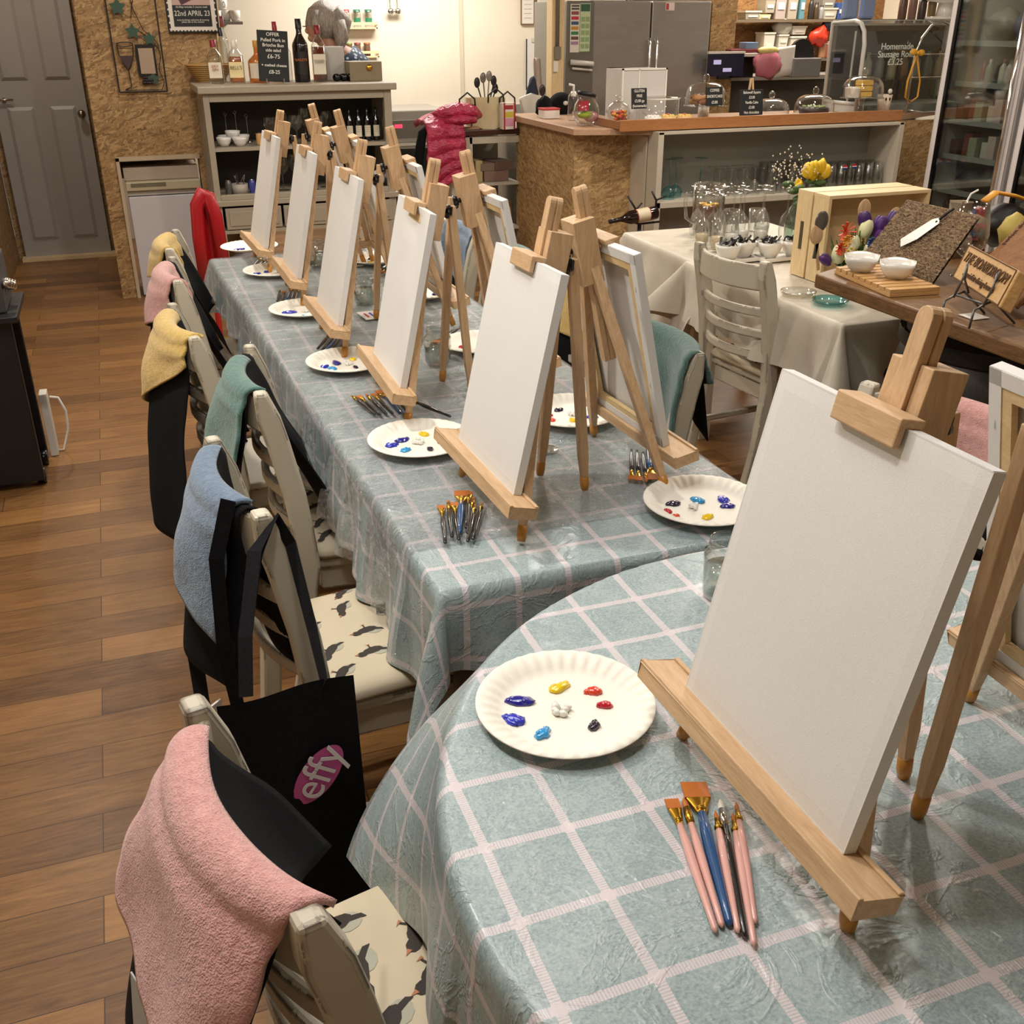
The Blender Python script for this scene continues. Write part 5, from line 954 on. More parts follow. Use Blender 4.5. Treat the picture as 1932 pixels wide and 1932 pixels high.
t=thing('cube_organiser','frosted white plastic box unit on the bar beside the sweet jar','box',(3.08,6.22,ZC)); b=B(); b.bx(-.12,.17,-.1,-.095,0,.30); b.bx(-.12,-.115,-.1,.15,0,.30); b.bx(.165,.17,-.1,.15,0,.30); b.bx(-.12,.17,-.1,.15,.295,.30); b.build('frosted_shell',mt('c6c4be',.3),t,bev=.004); b=B(); b.bx(-.13,-.12,-.105,-.095,0,.305); b.bx(.165,.175,-.105,-.095,0,.305); b.bx(-.02,-.012,-.105,-.095,0,.3); b.bx(-.13,.175,-.105,-.095,.295,.305); b.build('edge_frame',WHITE,t)
bottle(2.73,6.35,ZC,.035,.17,TG,WHITE,None,'clear pump soap dispenser behind the pig jar','soap dispenser',name='soap_dispenser',sh=.8,nk=.4); solo(B().tube([(0,0,0),(0,0,.04),(-.03,0,.045)],.008,8),'pump_head',WHITE,'white pump head of the soap dispenser','pump',(2.73,6.35,ZC+.165),smooth=True)
boxy(2.60,2.71,6.52,6.62,ZC,ZC+.05,mt('d8cfc6',.4),'small white tub with a red rim behind the pig jar','tub','tub'); boxy(2.597,2.713,6.517,6.623,ZC+.05,ZC+.062,mt('b8323a',.4),'red lid of the small white tub','lid','lid')
solo(B().tube([(0,0,0),(.0,0,.14)],.005).blob((0,0,.16),(.022,.008,.035),10,8),'spoon',mt('3a3633',.3,.5),'dark spoon upright behind the red rimmed tub','spoon',(2.66,6.70,ZC),smooth=True); solo(B().blob((0,0,.05),(.06,.05,.07),10,8,.3,4),'black_pouch',BLACK,'black pouch behind the red rimmed tub','pouch',(2.68,6.72,ZC),smooth=True)
def chalk(x,y,z,w_,h_,lines,lab,rz=0,sz=.02,tilt=-.12):
    t=thing('chalkboard_label',lab,'sign',(x,y,z),rz); b=B(); b.M=Matrix.Rotation(tilt,4,'X'); b.bx(-w_/2,w_/2,-.003,.003,0,h_); b.build('board',CHALK,t,bev=.0015)
    n=len(lines)
    for i,s_ in enumerate(lines): zz=h_*(1-(i+.6)/(n+.2)); text('chalk_lettering',s_,sz,CHK,t,(0,-.0045+zz*.12-.001,zz),(PI/2+tilt,0,0),.0003,sx=.85,off=.0002)
    return t
chalk(2.98,5.93,ZC+.09,.105,.115,['GLUTEN','FREE','£2.00 pp','(homemade)'],'small chalkboard label left on the bar above the white ramekins',.06,.022)
SUG=mt('d8c089',.7)
for i,(x,y,c) in enumerate(((3.04,5.86,'dcd8d0'),(3.15,5.88,'d8b86a'),(3.25,5.86,'d8b86a'))):
    t=thing('cake_ramekin','small %s on the bar left of the cake dome, %s'%('white dish' if i==0 else 'iced tart',('left','middle','right')[i]),'dish',(x,y,ZC+.013),0,'small dishes on the bar'); B().lathe([(0,0),(.045,0),(.052,.035),(.048,.035),(.04,.01)],20).build('dish_body',PORC if i==0 else mt('d2b070',.5),t,smooth=True)
    b=B(); 
    for q in range(8): b.blob((.028*math.cos(q*.8),.028*math.sin(q*.8),.035),(.014,.014,.010),8,5,.3,q)
    b.build('topping',mt(c,.6),t,smooth=True)
    if i: B().blob((.0,0,.045),(.010,.01,.006),8,5).build('fruit',mt('c8604a',.4),t)
t=thing('cake_cover','low clear plastic cover on the bar left of the cake dome','cover',(3.20,6.12,ZC+.013)); b=B(); b.lathe([(.14,0),(.14,.125),(.13,.132),(0,.134)],28); b.build('cover_shell',TG,t,smooth=True); B().lathe([(.141,.118),(.141,.126)],28).build('bright_rim',WHITE,t,smooth=True)
def dome(x,y,z,r,h,lab,foot=0,knob=True,items=None,low=False):
    t=thing('cake_dome',lab,'cake stand',(x,y,z))
    if foot: B().lathe([(0,0),(r*.45,0),(r*.4,.008),(.02,.015),(.018,foot-.012),(.03,foot-.004),(r*1.06,foot-.002),(r*1.06,foot+.004),(0,foot+.003)],28).build('glass_stand',TG,t,smooth=True)
    else: B().lathe([(0,0),(r*1.05,0),(r*1.08,.008),(0,.008)],28).build('plate',WHITE,t,smooth=True); foot=.008
    p=[(r,foot+.004)]+[(r*math.cos(a*PI/16)**.6,foot+.004+h*(.35+.65*math.sin(a*PI/16)) ) for a in range(8)]+[(0,foot+.004+h)]
    b=B(); b.lathe(p,28)
    if knob: b.blob((0,0,foot+h+.025),(.020,.020,.024),14,10); b.cyl((0,0,foot+h),(0,0,foot+h+.01),.010)
    b.build('glass_dome',TG,t,smooth=True)
    if items: items(t,foot)
    return t
BIS=mt('a8713a',.7); CHOC=mt('2a1610',.5); YCK=mt('d2a84e',.7)
def it1(t,f):
    for k in range(9): a=k*.7; q=.05*(k<8)+0; o=B(); o.blob((q*math.cos(a)*1.2,q*math.sin(a)*1.2,f+.022+.022*(k%2)),(.042,.036,.017),12,7,.12,k); o.build('biscuit',BIS if k%3 else mt('8f4f22',.7),t,smooth=True)
dome(3.42,5.92,ZC+.012,.125,.13,'glass cake dome over brown biscuits on the bar',.085,True,it1)
chalk(3.40,5.775,ZC+.105,.115,.105,['COFFEE','SHORTCAKE','£3.00'],'black chalkboard label hanging in front of the biscuit dome',.05,.022)
chalk(3.68,5.80,ZC+.013,.165,.175,['Bakewell Square','£3.00','Vanilla Cake','£3.00','Hot chocolate','£3.50'],'larger chalkboard price sign right of the biscuit dome',.03,.022)
t=thing('wooden_easel_stand','little wooden easel top behind the larger price sign','stand',(3.70,5.86,ZC+.013)); b=B(); b.beam((-.03,0,0),(0,.01,.235),.01,.01,(0,1,0)); b.beam((.04,0,0),(.01,.01,.235),.01,.01,(0,1,0)); b.build('legs',BEECH,t)
solo(B().lathe([(0,0),(.035,0),(.035,.10),(.03,.10),(.03,.005)],20),'white_mug',PORC,'white mug beneath the biscuit dome stand','mug',(3.53,6.12,ZC+.012),smooth=True)
dome(3.90,5.93,ZC+.012,.115,.10,'low glass cover right of the price sign on the bar',0,True); solo(goblet(B(),.03,.13,.05,.7),'small_glass',TG,'small conical glass behind the price sign','glass',(3.86,6.12,ZC+.012),smooth=True)
def it2(t,f):
    B().lathe([(0,f),(.085,f),(.095,f+.035),(.09,f+.045),(0,f+.047)],24,mod=lambda i,r,z,a:(r*(1+.03*math.sin(a*14)),z)).build('chocolate_cake',CHOC,t,smooth=True); b=B()
    for k in range(16): b.blob((.075*math.cos(k*2.4)*(k/16)**.5,.075*math.sin(k*2.4)*(k/16)**.5,f+.052),(.009,.009,.007),8,5,.3,k)
    b.build('green_sprinkles',mt('9fa873',.6),t,smooth=True)
dome(4.20,5.90,ZC+.012,.125,.12,'glass dome over a dark chocolate cake with green topping',0,True,it2)
def it3(t,f):
    for k in range(3): B().bx(-.04,.05,-.035,.035,f+.006+.034*k,f+.036+.034*k).build('cake_layer',YCK,t,bev=.004)
    for k in range(2): B().lathe([(0,f+.005),(.03,f+.005),(.035,f+.06),(0,f+.07)],14,(-.09+.0*k,.01-.05*k,0)).build('cake_slice',mt('cbbfae',.6),t)
dome(4.58,5.93,ZC+.012,.13,.13,'tall glass cake stand with yellow layered slices at the right of the bar',.10,True,it3)
t=thing('face_cup','cream cup printed with a little face and a black straw','cup',(4.80,5.98,ZC+.013)); B().lathe([(0,0),(.036,0),(.048,.11),(.044,.11),(.034,.006)],20).build('cup_body',mt('d9c8b4',.5),t,smooth=True); B().tube([(.02,0,.02),(.06,0,.20)],.006,8).build('straw',DARK,t)
for s in (-1,1): B().blob((s*.015-.01,-.046,.085),(.007,.004,.010),8,6).build('printed_eye',DARK,t)
b=B(); b.blob((.02,-.02,.13),(.016,.012,.016),8,6); b.blob((.035,-.0,.125),(.012,.012,.014),8,6); b.build('white_topper',WHITE,t,smooth=True)
t=thing('display_cabinet','white framed curved glass display cabinet with a handwritten sausage rolls note','display cabinet',(4.66,6.08,ZC)); WF=mt('b9bab4',.35)
def arch(x): return [(x,.36,0),(x,.36,.55),(x,.12,.56),(x,.06,.545),(x,.02,.50),(x,.0,.42),(x,.0,.0)]
for x in (0,.95): b=B(); b.tube(arch(x),.014,8); b.tube([(x,.36,.06),(x,0,.06)],.012,8); b.build('end_frame',WF,t,smooth=True)
b=B(); b.bx(0,.95,.34,.37,.53,.565); b.bx(0,.95,0,.37,.0,.05); b.bx(0,.006,.10,.115,.05,.5); b.build('base_frame',WF,t)
b=B(); b.grid(lambda u,v:(.95*u,)+((lambda p:(p[1],p[2]))(arch(0)[min(6,int(v*6)+0)+0] if v<1 else arch(0)[6])),1,6); b._a([(.0,.36,.05),(.0,.36,.55),(.0,.12,.56),(0,.0,.42),(0,0,.05)],[(0,1,2,3,4)]); b.build('glass_panel',PANE,t)
for z in (.20,.36): B().bx(.02,.93,.02,.34,z,z+.006).build('glass_shelf',TG,t)
text('marker_lettering','Homemade\nSausage Rolls\n£3.25',.055,mt('c9ccc4',.6),t,(.26,-.004,.36),(PI/2,0,-.0),.0004,off=.0004)
for k in range(7): solo(B().lathe([(0,0),(.03,0),(.03,.10),(.012,.13),(.012,.16),(0,.16)],12),'display_bottle',mt(('8d8b7a','6b6f60','a59a80','7a6450')[k%4],.4),'bottle inside the display cabinet, %s from left'%ordn(k),'bottle',(4.86+.10*k,6.28,ZC+.2075),0,'bottles inside the display cabinet',smooth=True)
t=thing('ribbon_stand','round wire stand with yellow ribbon bows at the right end of the bar','wire stand',(5.12,6.02,ZC)); b=B(); b.tube([(-.10,0,0),(-.10,0,.36),(-.06,0,.46),(0,0,.53),(.08,0,.56),(.16,0,.53),(.22,0,.46),(.25,0,.36),(.25,0,0)],.007,8); b.tube([(-.1,0,.36),(.25,0,.36)],.004,6); b.tube([(-.1,0,.22),(.25,0,.22)],.004,6); b.tube([(-.1,0,.02),(.0,-.05,.005),(.15,-.05,.005),(.25,0,.02)],.006,6); b.build('wire_frame',CHROME,t,smooth=True)
YR=mt('c8902a',.6)
for x in (-.09,.24):
    b=B(); b.tube([(x,-.01,.36),(x-.05,-.02,.20),(x-.05,-.02,.10),(x-.0,-.02,.07),(x+.05,-.02,.10),(x+.05,-.02,.20),(x,-.01,.36)],.009,8,flat=.4); b.build('ribbon_loop',YR,t,smooth=True); b=B(); b.blob((x-.03,-.015,.375),(.03,.012,.02),10,6); b.blob((x+.03,-.015,.37),(.03,.012,.02),10,6); b.blob((x,-.02,.37),(.012,.012,.012),8,6); b.build('bow',mt('dba52f',.6),t,smooth=True)
# back bar shelves
SHW=mt('6f5f4c',.6)
t=thing('wall_shelf','upper wooden wall shelf packed with tubs behind the bar','shelf',(4.66,7.68,1.60)); B().bx(0,1.6,0,.26,0,.02).build('shelf_board',SHW,t)
t=thing('wall_shelf','lower wooden wall shelf with white tubs behind the bar','shelf',(4.74,7.68,1.315)); B().bx(0,1.1,0,.26,0,.02).build('shelf_board',SHW,t)
t=thing('back_counter','dark back counter under the pantry shelves','counter',(4.40,7.35,0)); B().bx(0,1.8,0,.6,0,1.20).build('counter_body',mt('3a332c',.6),t,bev=.003); B().bx(-.02,1.82,-.02,.6,1.20,1.23).build('counter_slab',mt('8a8378',.5),t)
pg='goods on the pantry shelves'
def tub(x,z,w_,h_,c,lab,y=7.72,lid=None):
    t=thing('storage_tub',lab,'tub',(x,y,z),0,pg); b=B(); b.hexa([(-w_*.44,0,0),(w_*.44,0,0),(w_*.44,.12,0),(-w_*.44,.12,0),(-w_*.5,-.005,h_),(w_*.5,-.005,h_),(w_*.5,.125,h_),(-w_*.5,.125,h_)]); b.build('tub_body',mt(c,.5),t,bev=.003)
    if lid: B().bx(-w_*.53,w_*.53,-.01,.13,h_,h_+.012).build('lid',mt(lid,.4),t)
    B().bx(-w_*.3,w_*.3,-.0065,-.004,h_*.35,h_*.6).build('tub_label',WHITEP,t)
for a in ((4.83,1.62,.14,.05,'9a9484','flat grey box at the left end of the upper shelf','d2ccbc'),(4.94,1.62,.11,.035,'c8c294','pale yellow slab box on the upper shelf',None),(4.98,1.665,.09,.10,'a39c8c','stacked grey tub on the upper shelf','b0aa9a'),(5.08,1.62,.10,.20,'a99b94','tall pinkish grey tub on the upper shelf',None),(5.19,1.62,.09,.20,'a89c8c','tall beige packet on the upper shelf',None),(5.28,1.62,.05,.20,'5d8a94','teal packet on the upper shelf',None),(5.54,1.62,.14,.07,'c5bfb0','white tub with a label on the upper shelf','d0cabb'),(5.52,1.702,.12,.06,'8f8a80','grey tub stacked on the upper shelf',None),(5.65,1.62,.07,.12,'3a5590','blue box on the upper shelf',None),(5.72,1.62,.08,.09,'bfb8a6','small white tub right of the blue box','cfc8b8')): tub(*a[:6],lid=a[6])
for a in ((5.00,1.336,.10,.18,'cfcabd','tall white tub with a label on the lower shelf','dad5c8'),(5.14,1.336,.11,.075,'d2cdbf','white labelled box at the left of the lower shelf','dedad0'),(5.13,1.425,.09,.075,'cfc9bb','white labelled box stacked on the lower shelf','dad5c8'),(5.27,1.336,.14,.15,'cdc5b4','large white bucket on the lower shelf','e0dbd0'),(5.27,1.51,.13,.05,'d5d0c4','flat white tub on top of the large bucket','dcd8cc'),(5.40,1.336,.10,.08,'5a2a28','dark red box on the lower shelf',None)): tub(*a[:6],lid=a[6])
for i,(x,z,c) in enumerate(((5.51,1.336,'b88a6a'),(5.56,1.336,'b06a54'))): bottle(x,7.72,z,.03,.12,mt(c,.4),WHITE,None,'brown sauce jar with a white lid on the lower shelf, '+('left','right')[i],'jar',name='sauce_jar',sh=.8,nk=.9)
solo(B().blob((0,0,.07),(.08,.05,.075),12,8,.5,2),'snack_bag',mt('c8371f',.35),'shiny orange red snack bag on the lower shelf','bag',(5.45,7.70,1.425),smooth=True); solo(B().blob((0,0,.04),(.05,.04,.045),10,7,.4,6),'snack_bag',mt('20222c',.35),'dark foil bag above the orange red bag','bag',(5.53,7.72,1.53),smooth=True)
solo(B().blob((0,0,.05),(.08,.05,.06),12,8,.5,9),'clear_bag',mt('bdb9b0',.3),'crumpled clear bag above the white tubs','bag',(5.14,7.76,1.52),smooth=True)
for i,(x,h) in enumerate(((5.36,.15),(5.41,.12),(5.46,.10))): bottle(x,7.72,1.62,.022,h,mt(('2e2a26','4a3a2a','8d8b86')[i],.3),DARK,None,'small dark bottle on the upper shelf, '+('left','middle','right')[i],'bottle',pg,sh=.7,nk=.5)
t=thing('monitor','small monitor with a purple glow on the back counter','monitor',(4.20,7.05,1.23)); B().bx(-.12,.17,0,.02,.02,.17).build('screen',mt('17172c',.3,emis=.12),t); B().bx(-.125,.175,-.004,.024,.17,.185).build('white_bezel',WHITE,t); b=B(); b.bx(.0,.07,-.004,0,.05,.075); b.bx(-.08,-.02,-.004,0,.10,.13); b.build('screen_window',mt('b8b4e0',.3,emis=.5),t); B().bx(-.02,.06,.0,.05,-.0,.02).build('foot',DARK,t)
solo(B().blob((0,0,.09),(.12,.04,.10),12,8,.35,7),'sweet_packet',mt('b56a76',.4),'pink and yellow packet of treats on the back counter','packet',(4.60,7.1,1.23),smooth=True); solo(B().blob((0,0,.03),(.09,.03,.03),12,8,.2,7),'packet_top',mt('cdbb74',.5),'pale yellow top of the pink packet','packet',(4.60,7.1,1.385),smooth=True)
boxy(4.30,4.62,7.12,7.28,1.40,1.425,mt('6a2028',.6),'dark red book lying above the monitor','book','book'); boxy(4.28,4.58,7.10,7.3,1.375,1.399,mt('cfc6bb',.5),'pale tray under the dark red book','tray','tray'); boxy(4.44,4.54,7.15,7.25,1.426,1.47,mt('6c86a8',.5),'pale blue pot on the dark red book','pot','pot')
t=thing('letter_rack','dark post supporting the books','bracket',(4.45,7.2,1.23)); B().bx(-.1,.1,0,.1,0,.144).build('bracket_body',DARK,t)
t=thing('label_printer','grey machine with a black round lid on the back counter','machine',(4.92,7.08,1.23)); B().bx(-.1,.14,0,.2,0,.13).build('machine_body',mt('7d7b78',.4),t,bev=.006); b=B(); b._a([(.11*math.cos(a*PI/12),.06,.13+.13*math.sin(a*PI/12)) for a in range(13)],[tuple(range(13))]); b.build('round_lid',DARK,t,solid=.03)
solo(B().grid(lambda u,v:(-.05+.16*u,.0,.20*v**.7+.02*u),8,8),'white_sheet',WHITE,'curled white card left of the grey machine','card',(4.72,7.1,1.23),smooth=True,solid=.003)
solo(B().lathe([(0,0),(.15,0),(.155,.012),(.06,.02),(.05,.10),(.16,.115),(.165,.125),(0,.12)],28),'cake_pedestal',PORC,'white pedestal cake stand on top of the display cabinet','cake stand',(5.42,6.26,ZC+.567),smooth=True)
for i in range(2): boxy(4.74+.14*i,4.86+.14*i,6.45,6.49,ZC+.568,ZC+.72,mt('7d8fb4',.6),'blue padded chair back shape above the display cabinet, '+('left','right')[i],'blue_panel','panel',bev=.02)
t=thing('cabinet_ledge','ledge behind the display cabinet','ledge',(4.7,6.44,0)); B().bx(0,.95,0,.07,1.045,ZC+.567).build('ledge_body',mt('55504a',.6),t)
for i,(x,h,c) in enumerate(((5.10,.14,'5a4030'),(5.18,.16,'76564a'),(5.26,.12,'3a2a24'),(5.34,.15,'6b5a3a'))): bottle(x,6.30,ZC+.567,.028,h,mt(c,.4),DARK,None,'brown jar on top of the display cabinet, %s from left'%ordn(i),'jar','jars on the display cabinet',name='spice_jar',sh=.75,nk=.8)
# ================= glass door drinks fridge =================
t=thing('drinks_fridge','tall white framed glass door drinks fridge at the right','fridge',(4.70,4.06,0)); FW=mt('c6c1bf',.35); GI=mt('8a8c86',.5)
b=B(); b.bx(.05,.68,1.29,1.32,.02,2.02); b.bx(.05,.68,-.02,.01,.02,2.02); b.bx(.05,.68,0,1.3,1.99,2.02); b.bx(.05,.68,0,1.3,.02,.12); b.build('fridge_shell',FW,t); B().bx(.64,.66,0,1.3,.1,2.0).build('back_wall',GI,t)
for k,(y0,y1) in enumerate(((.69,1.31),(0,.64))):
    b=B(); b.bx(0,.05,y1-.035,y1,.08,2.0); b.bx(0,.05,y0,y0+.05,.08,2.0); b.bx(0,.05,y0,y1,.08,.14); b.bx(0,.05,y0,y1,1.95,2.0); d_=b.build('door',FW,t,bev=.003); b=B(); b.bx(.004,.03,y1-.055,y1-.035,.14,1.95); b.bx(.004,.03,y0+.05,y0+.065,.14,1.95); b.build('gasket',DARKG,d_); B().bx(.012,.018,y0+.06,y1-.05,.14,1.95).build('door_glass',PANE,d_); B().tube([(-.03,y0+.025,.3),(-.03,y0+.025,1.8)],.012,10).build('door_handle',CHROME,d_,smooth=True)
for z in (.45,.66,.86,1.06,1.27,1.49): b=B(); b.bx(.08,.64,.03,1.28,z,z+.012); b.bx(.07,.085,.03,1.28,z-.01,z+.02); b.build('shelf',mt('8d918c',.4),t)
fg='drinks and food in the glass fridge'
FC=['7a3a34','c7b9a8','b8a9a4','8a8f7a','4d2a20','a34a4a','c0bdb0']
n=0
for z,h,k in ((.472,.17,'b'),(1.072+.0,.15,'c'),(.872,.16,'c'),(1.282,.12,'d'),(1.502,.12,'e')):
    for i in range(7):
        y=4.83+.075*i; x=4.83+.03*(i%2); n+=1; col=FC[(i*3+n)%7]
        row={.472:'bottom',1.072:'third',.872:'second',1.282:'fourth',1.502:'top'}[z]
        if k=='b': bottle(x,y,z,.026,.18,mt('2b120c',.2),mt('0f0f12',.4),mt('bdb3a0',.6),'brown bottle on the %s fridge shelf, %s from the near side'%(row,ordn(i)),'bottle',fg,sh=.6,lh=.3)
        elif k in 'c': boxy(x-.03,x+.04,y-.03,y+.032,z,z+.09+.02*(i%3),mt(col,.5),'small carton on the %s fridge shelf, %s from the near side'%(row,ordn(i)),'carton','carton',fg)
        elif k=='d' and i<6: bottle(x,y,z,.022,.13,mt(col,.3),mt(FC[(i+2)%7],.4),None,'coloured drink bottle on the fourth fridge shelf, %s from the near side'%ordn(i),'bottle',fg,sh=.65)
        elif k=='e' and i in (1,4): solo(B().blob((0,0,.08),(.09,.11,.09),12,8,.4,i),'wrapped_parcel',mt(('2d3f70','8f8a80')[i>2],.4),('blue wrapped parcel on the top fridge shelf','grey wrapped parcel on the top fridge shelf')[i>2],'parcel',(4.87,y,z),smooth=True)
solo(B().blob((0,0,.06),(.12,.20,.075),14,9,.3,3),'dark_tray',mt('1e2224',.4),'dark covered tray on the lower middle fridge shelf','tray',(4.9,5.08,.672),smooth=True)
# ================= side table goods =================
ZS=.754; fg='champagne flutes upside down on the far side table'
FLU=B(); goblet(FLU,.024,.225,.10,1.25,up=True)
FLU=B(); FLU.lathe([(.023,0),(.030,.03),(.031,.07),(.024,.105),(.006,.128),(.0038,.14),(.0038,.205),(.008,.217),(.034,.222),(.034,.226),(0,.228)],20)
for i,(x,y) in enumerate(((2.262,3.86),(2.29,3.78),(2.345,3.92),(2.375,3.81),(2.455,3.86),(2.53,3.83),(2.50,3.96),(2.60,3.93),(2.42,3.99),(2.325,4.02),(2.66,3.84))): glass_at(FLU,x,y,ZS+.002,TG,'champagne flute standing rim down, %s counting from the jug side'%ordn(i),fg,'champagne_flute')
for i,(x,y) in enumerate(((2.262,3.86),(2.29,3.78),(2.375,3.81),(2.455,3.86),(2.53,3.83),(2.60,3.93))): glass_at(B().lathe([(0,.001),(.020,.001),(.027,.03),(.026,.055),(0,.055)],14),x,y,ZS+.003,mt('c3b08e',.3) if i<2 else mt('c9c4bb',.3),'folded napkin tucked in the flute, %s from the jug side'%ordn(i),'napkins in the flutes','napkin')
t=thing('glass_jug','glass jug of cola with lemon slices behind the flutes','jug',(2.46,4.16,ZS)); B().lathe([(0,0),(.062,0),(.068,.02),(.072,.21),(.069,.21),(.065,.02),(0,.008)],24).tube([(-.07,0,.17),(-.11,0,.18),(-.12,0,.14),(-.11,0,.07),(-.068,0,.045)],.008,8).build('jug_glass',TG,t,smooth=True); B().lathe([(0,.01),(.063,.012),(.067,.12),(0,.12)],24).build('cola',mt('6a3410',.15,coat=.5),t,smooth=True)
for a in (0,2,4): B().blob((.03*math.cos(a),.03*math.sin(a),.122),(.022,.02,.006),10,6).build('lemon_slice',mt('d9a52a',.4),t,smooth=True)
for i,(x,y) in enumerate(((2.56,4.12),(2.68,4.10))): solo(B().lathe([(0,0),(.035,0),(.038,.10),(.035,.10),(.033,.006)],18),'tumbler',TG,'short tumbler behind the flutes, '+('left','right')[i],'glass',(x,y,ZS),0,'tumblers behind the flutes',smooth=True)
for i,(x,y,r_) in enumerate(((2.265,3.585,.19),(2.44,3.55,.20))):
    t=thing('serving_tray','white oblong tray under the sachet bowls, '+('left','right')[i],'tray',(x,y,ZS+.002),.05,'white trays'); b=B(); b.bx(-.10,.10,-.055,.055,0,.006); b.bx(-.10,.10,-.057,-.05,0,.014); b.bx(-.10,.10,.05,.057,0,.014); b.bx(-.104,-.097,-.055,.055,0,.014); b.bx(.097,.104,-.055,.055,0,.014); b.build('tray_body',PORC,t,bev=.002)
for i,(x,y) in enumerate(((2.212,3.565),(2.305,3.60),(2.395,3.55),(2.50,3.54))):
    bowl(x,y,ZS+.009,.052,.062,'white bowl of dark sachets, %s from left'%ordn(i),'sachet bowls'); 
    b=B(); r2=random.Random(i)
    for k in range(16): b.M=Matrix.Translation((r2.uniform(-.032,.032),r2.uniform(-.032,.032),.060+r2.uniform(0,.014)))@Euler((r2.uniform(-1,1),r2.uniform(-1,1),r2.uniform(0,3))).to_matrix().to_4x4(); b.box((0,0,0),(.034,.010,.003)); 
    o=solo(b,'sachets',mt(('1c1a18','241c18','2a2824','1a1a1c')[i],.4),'heap of dark sachets in the %s bowl from left'%ordn(i),'sachets',(x,y,ZS+.009),0,'sachet heaps',kind=None) if False else solo(b,'sachets',mt('1f1c1a',.4),'heap of dark sachets in the %s bowl from left'%ordn(i),'sachets',(x,y,ZS+.009),0,'sachet heaps'); o['kind']='stuff'
t=thing('flower_vase','green glass vase of yellow roses and white gypsophila behind the crate','vase of flowers',(2.68,3.78,ZS)); B().lathe([(0,0),(.04,0),(.055,.02),(.06,.10),(.045,.15),(.03,.17),(.035,.19)],20).build('vase_glass',thing_glass('green_glass',(.6,.74,.66,1)),t,smooth=True)
r3=random.Random(5); LEAF=mt('3f5a2a',.6)
b=B()
for k in range(14): a=r3.uniform(0,6.3); d_=r3.uniform(.02,.09); b.blob((d_*math.cos(a),d_*math.sin(a),.17+r3.uniform(0,.09)),(.03,.022,.012),8,5,.3,k)
b.build('foliage',LEAF,t,smooth=True)
b=B()
for k in range(110): a=r3.uniform(2.2,4.6) if k<45 else r3.uniform(0,6.3); d_=r3.uniform(.02,.14); b.blob((-.02+d_*math.cos(a),d_*math.sin(a)*.5,.23+r3.uniform(0,.10)+.035*(k%3)),(.0036,.0036,.0036),6,4)
g_=b.build('gypsophila',mt('d9ccb4',.7),t); g_['kind']='stuff'
for k,(x,z,r_) in enumerate(((.03,.29,.035),(.07,.30,.03),(.10,.28,.028),(-.02,.235,.018))):
    b=B()
    for q in range(6): a=q*PI/3+k; b.blob((x+r_*.45*math.cos(a),r_*.45*math.sin(a),z+.004*q),(r_*.6,r_*.5,r_*.9),10,7,.25,q)
    b.build('yellow_rose',mt('e0b91e',.5),t,smooth=True)
B().blob((.06,-.03,.17),(.04,.03,.03),10,7,.3).build('paper_wrap',mt('8f7658',.7),t,smooth=True)
for nm,y,lab in (('crate',3.125,'pale wooden crate standing on its side in front, open towards the room'),('crate',3.225,'pale wooden crate behind the front crate with a slot handle')):
    t=thing('wooden_crate',lab,'crate',(2.335,y,ZS),0,'pale wooden crates'); b=B(); b.bx(0,.44,0,.09,.298,.310); b.bx(0,.44,0,.09,0,.012); b.build('slat',PINE,t,bev=.001)
    B().bx(0,.012,0,.09,.012,.298).build('end_panel',PINEZ,t,bev=.001); B().bx(.428,.44,0,.09,.012,.298).build('end_panel',PINEZ,t,bev=.001); B().bx(.012,.428,.075,.088,.012,.298).build('back_panel',mt('c6a97c',.6),t); B().bx(-.002,-.0,.035,.052,.10,.20).build('handle_slot',mt('4a3c2a',.8),t)
# flowers, spoons in front of the crate
t=thing('tulip_bunch','bunch of artificial tulips and daisies in front of the pale crate','flowers',(2.40,2.99,ZS)); b=B()
for k in range(120): a=r3.uniform(0,6.3); x_=.15*math.cos(a)*r3.uniform(.2,1); b.tube([(.04*math.cos(a),.02*math.sin(a),.04),(x_*.7,.03*math.sin(a),.10),(x_,.04*math.sin(a),.13+r3.uniform(0,.09))],[.006,.008,.002],5,flat=.4)
b.build('foliage',LEAF,t); B().lathe([(0,0),(.06,0),(.07,.09),(.065,.09),(.05,.01)],16).build('pot',mt('5a4a34',.6),t,smooth=True)
def tulip(x,y,z,c,s=1,tl=0):
    b=B(); b.M=Matrix.Translation((x,y,z))@Matrix.Rotation(tl,4,'Y')
    for q in range(3): a=q*2.1; b.blob((.008*s*math.cos(a),.008*s*math.sin(a),.015*s),(.017*s,.015*s,.032*s),10,8)
    b.build('tulip',mt(c,.5),t,smooth=True)
for a in ((-.02,-.02,.205,'d8d8a8',1,.3),(-.115,-.02,.125,'d9dab0',1.05,.1),(.0,-.03,.135,'dcd8b8',.9,.4),(-.005,.0,.23,'3d1a5c',1,-.3),(.045,-.01,.205,'4a1f6a',1.15,.2),(.10,.0,.225,'43205f',1,.4),(-.15,-.01,.115,'4a2060',.8,-.9),(.13,0,.17,'d8d0a8',.8,.5)): tulip(*a)
def daisy(x,y,z,c,r_,cc='d8a02a'):
    b=B()
    for q in range(11): a=q*2*PI/11; b.tube([(x,y,z),(x+r_*math.cos(a),y-.012,z+r_*math.sin(a))],[.003,.0055],6,flat=.4)
    o=b.build('daisy',mt(c,.5),t); 
for a in ((-.10,-.02,.215,'d0401e',.035),(.075,-.03,.14,'c8402a',.03),(.115,-.03,.155,'c0342e',.03),(.0,-.045,.085,'dcb62a',.032),(-.045,-.02,.16,'d8a838',.026),(.16,.0,.225,'d8c05a',.025),(-.03,-.04,.11,'b8b060',.02),(.06,-.04,.10,'3a4a80',.02)): daisy(*a)
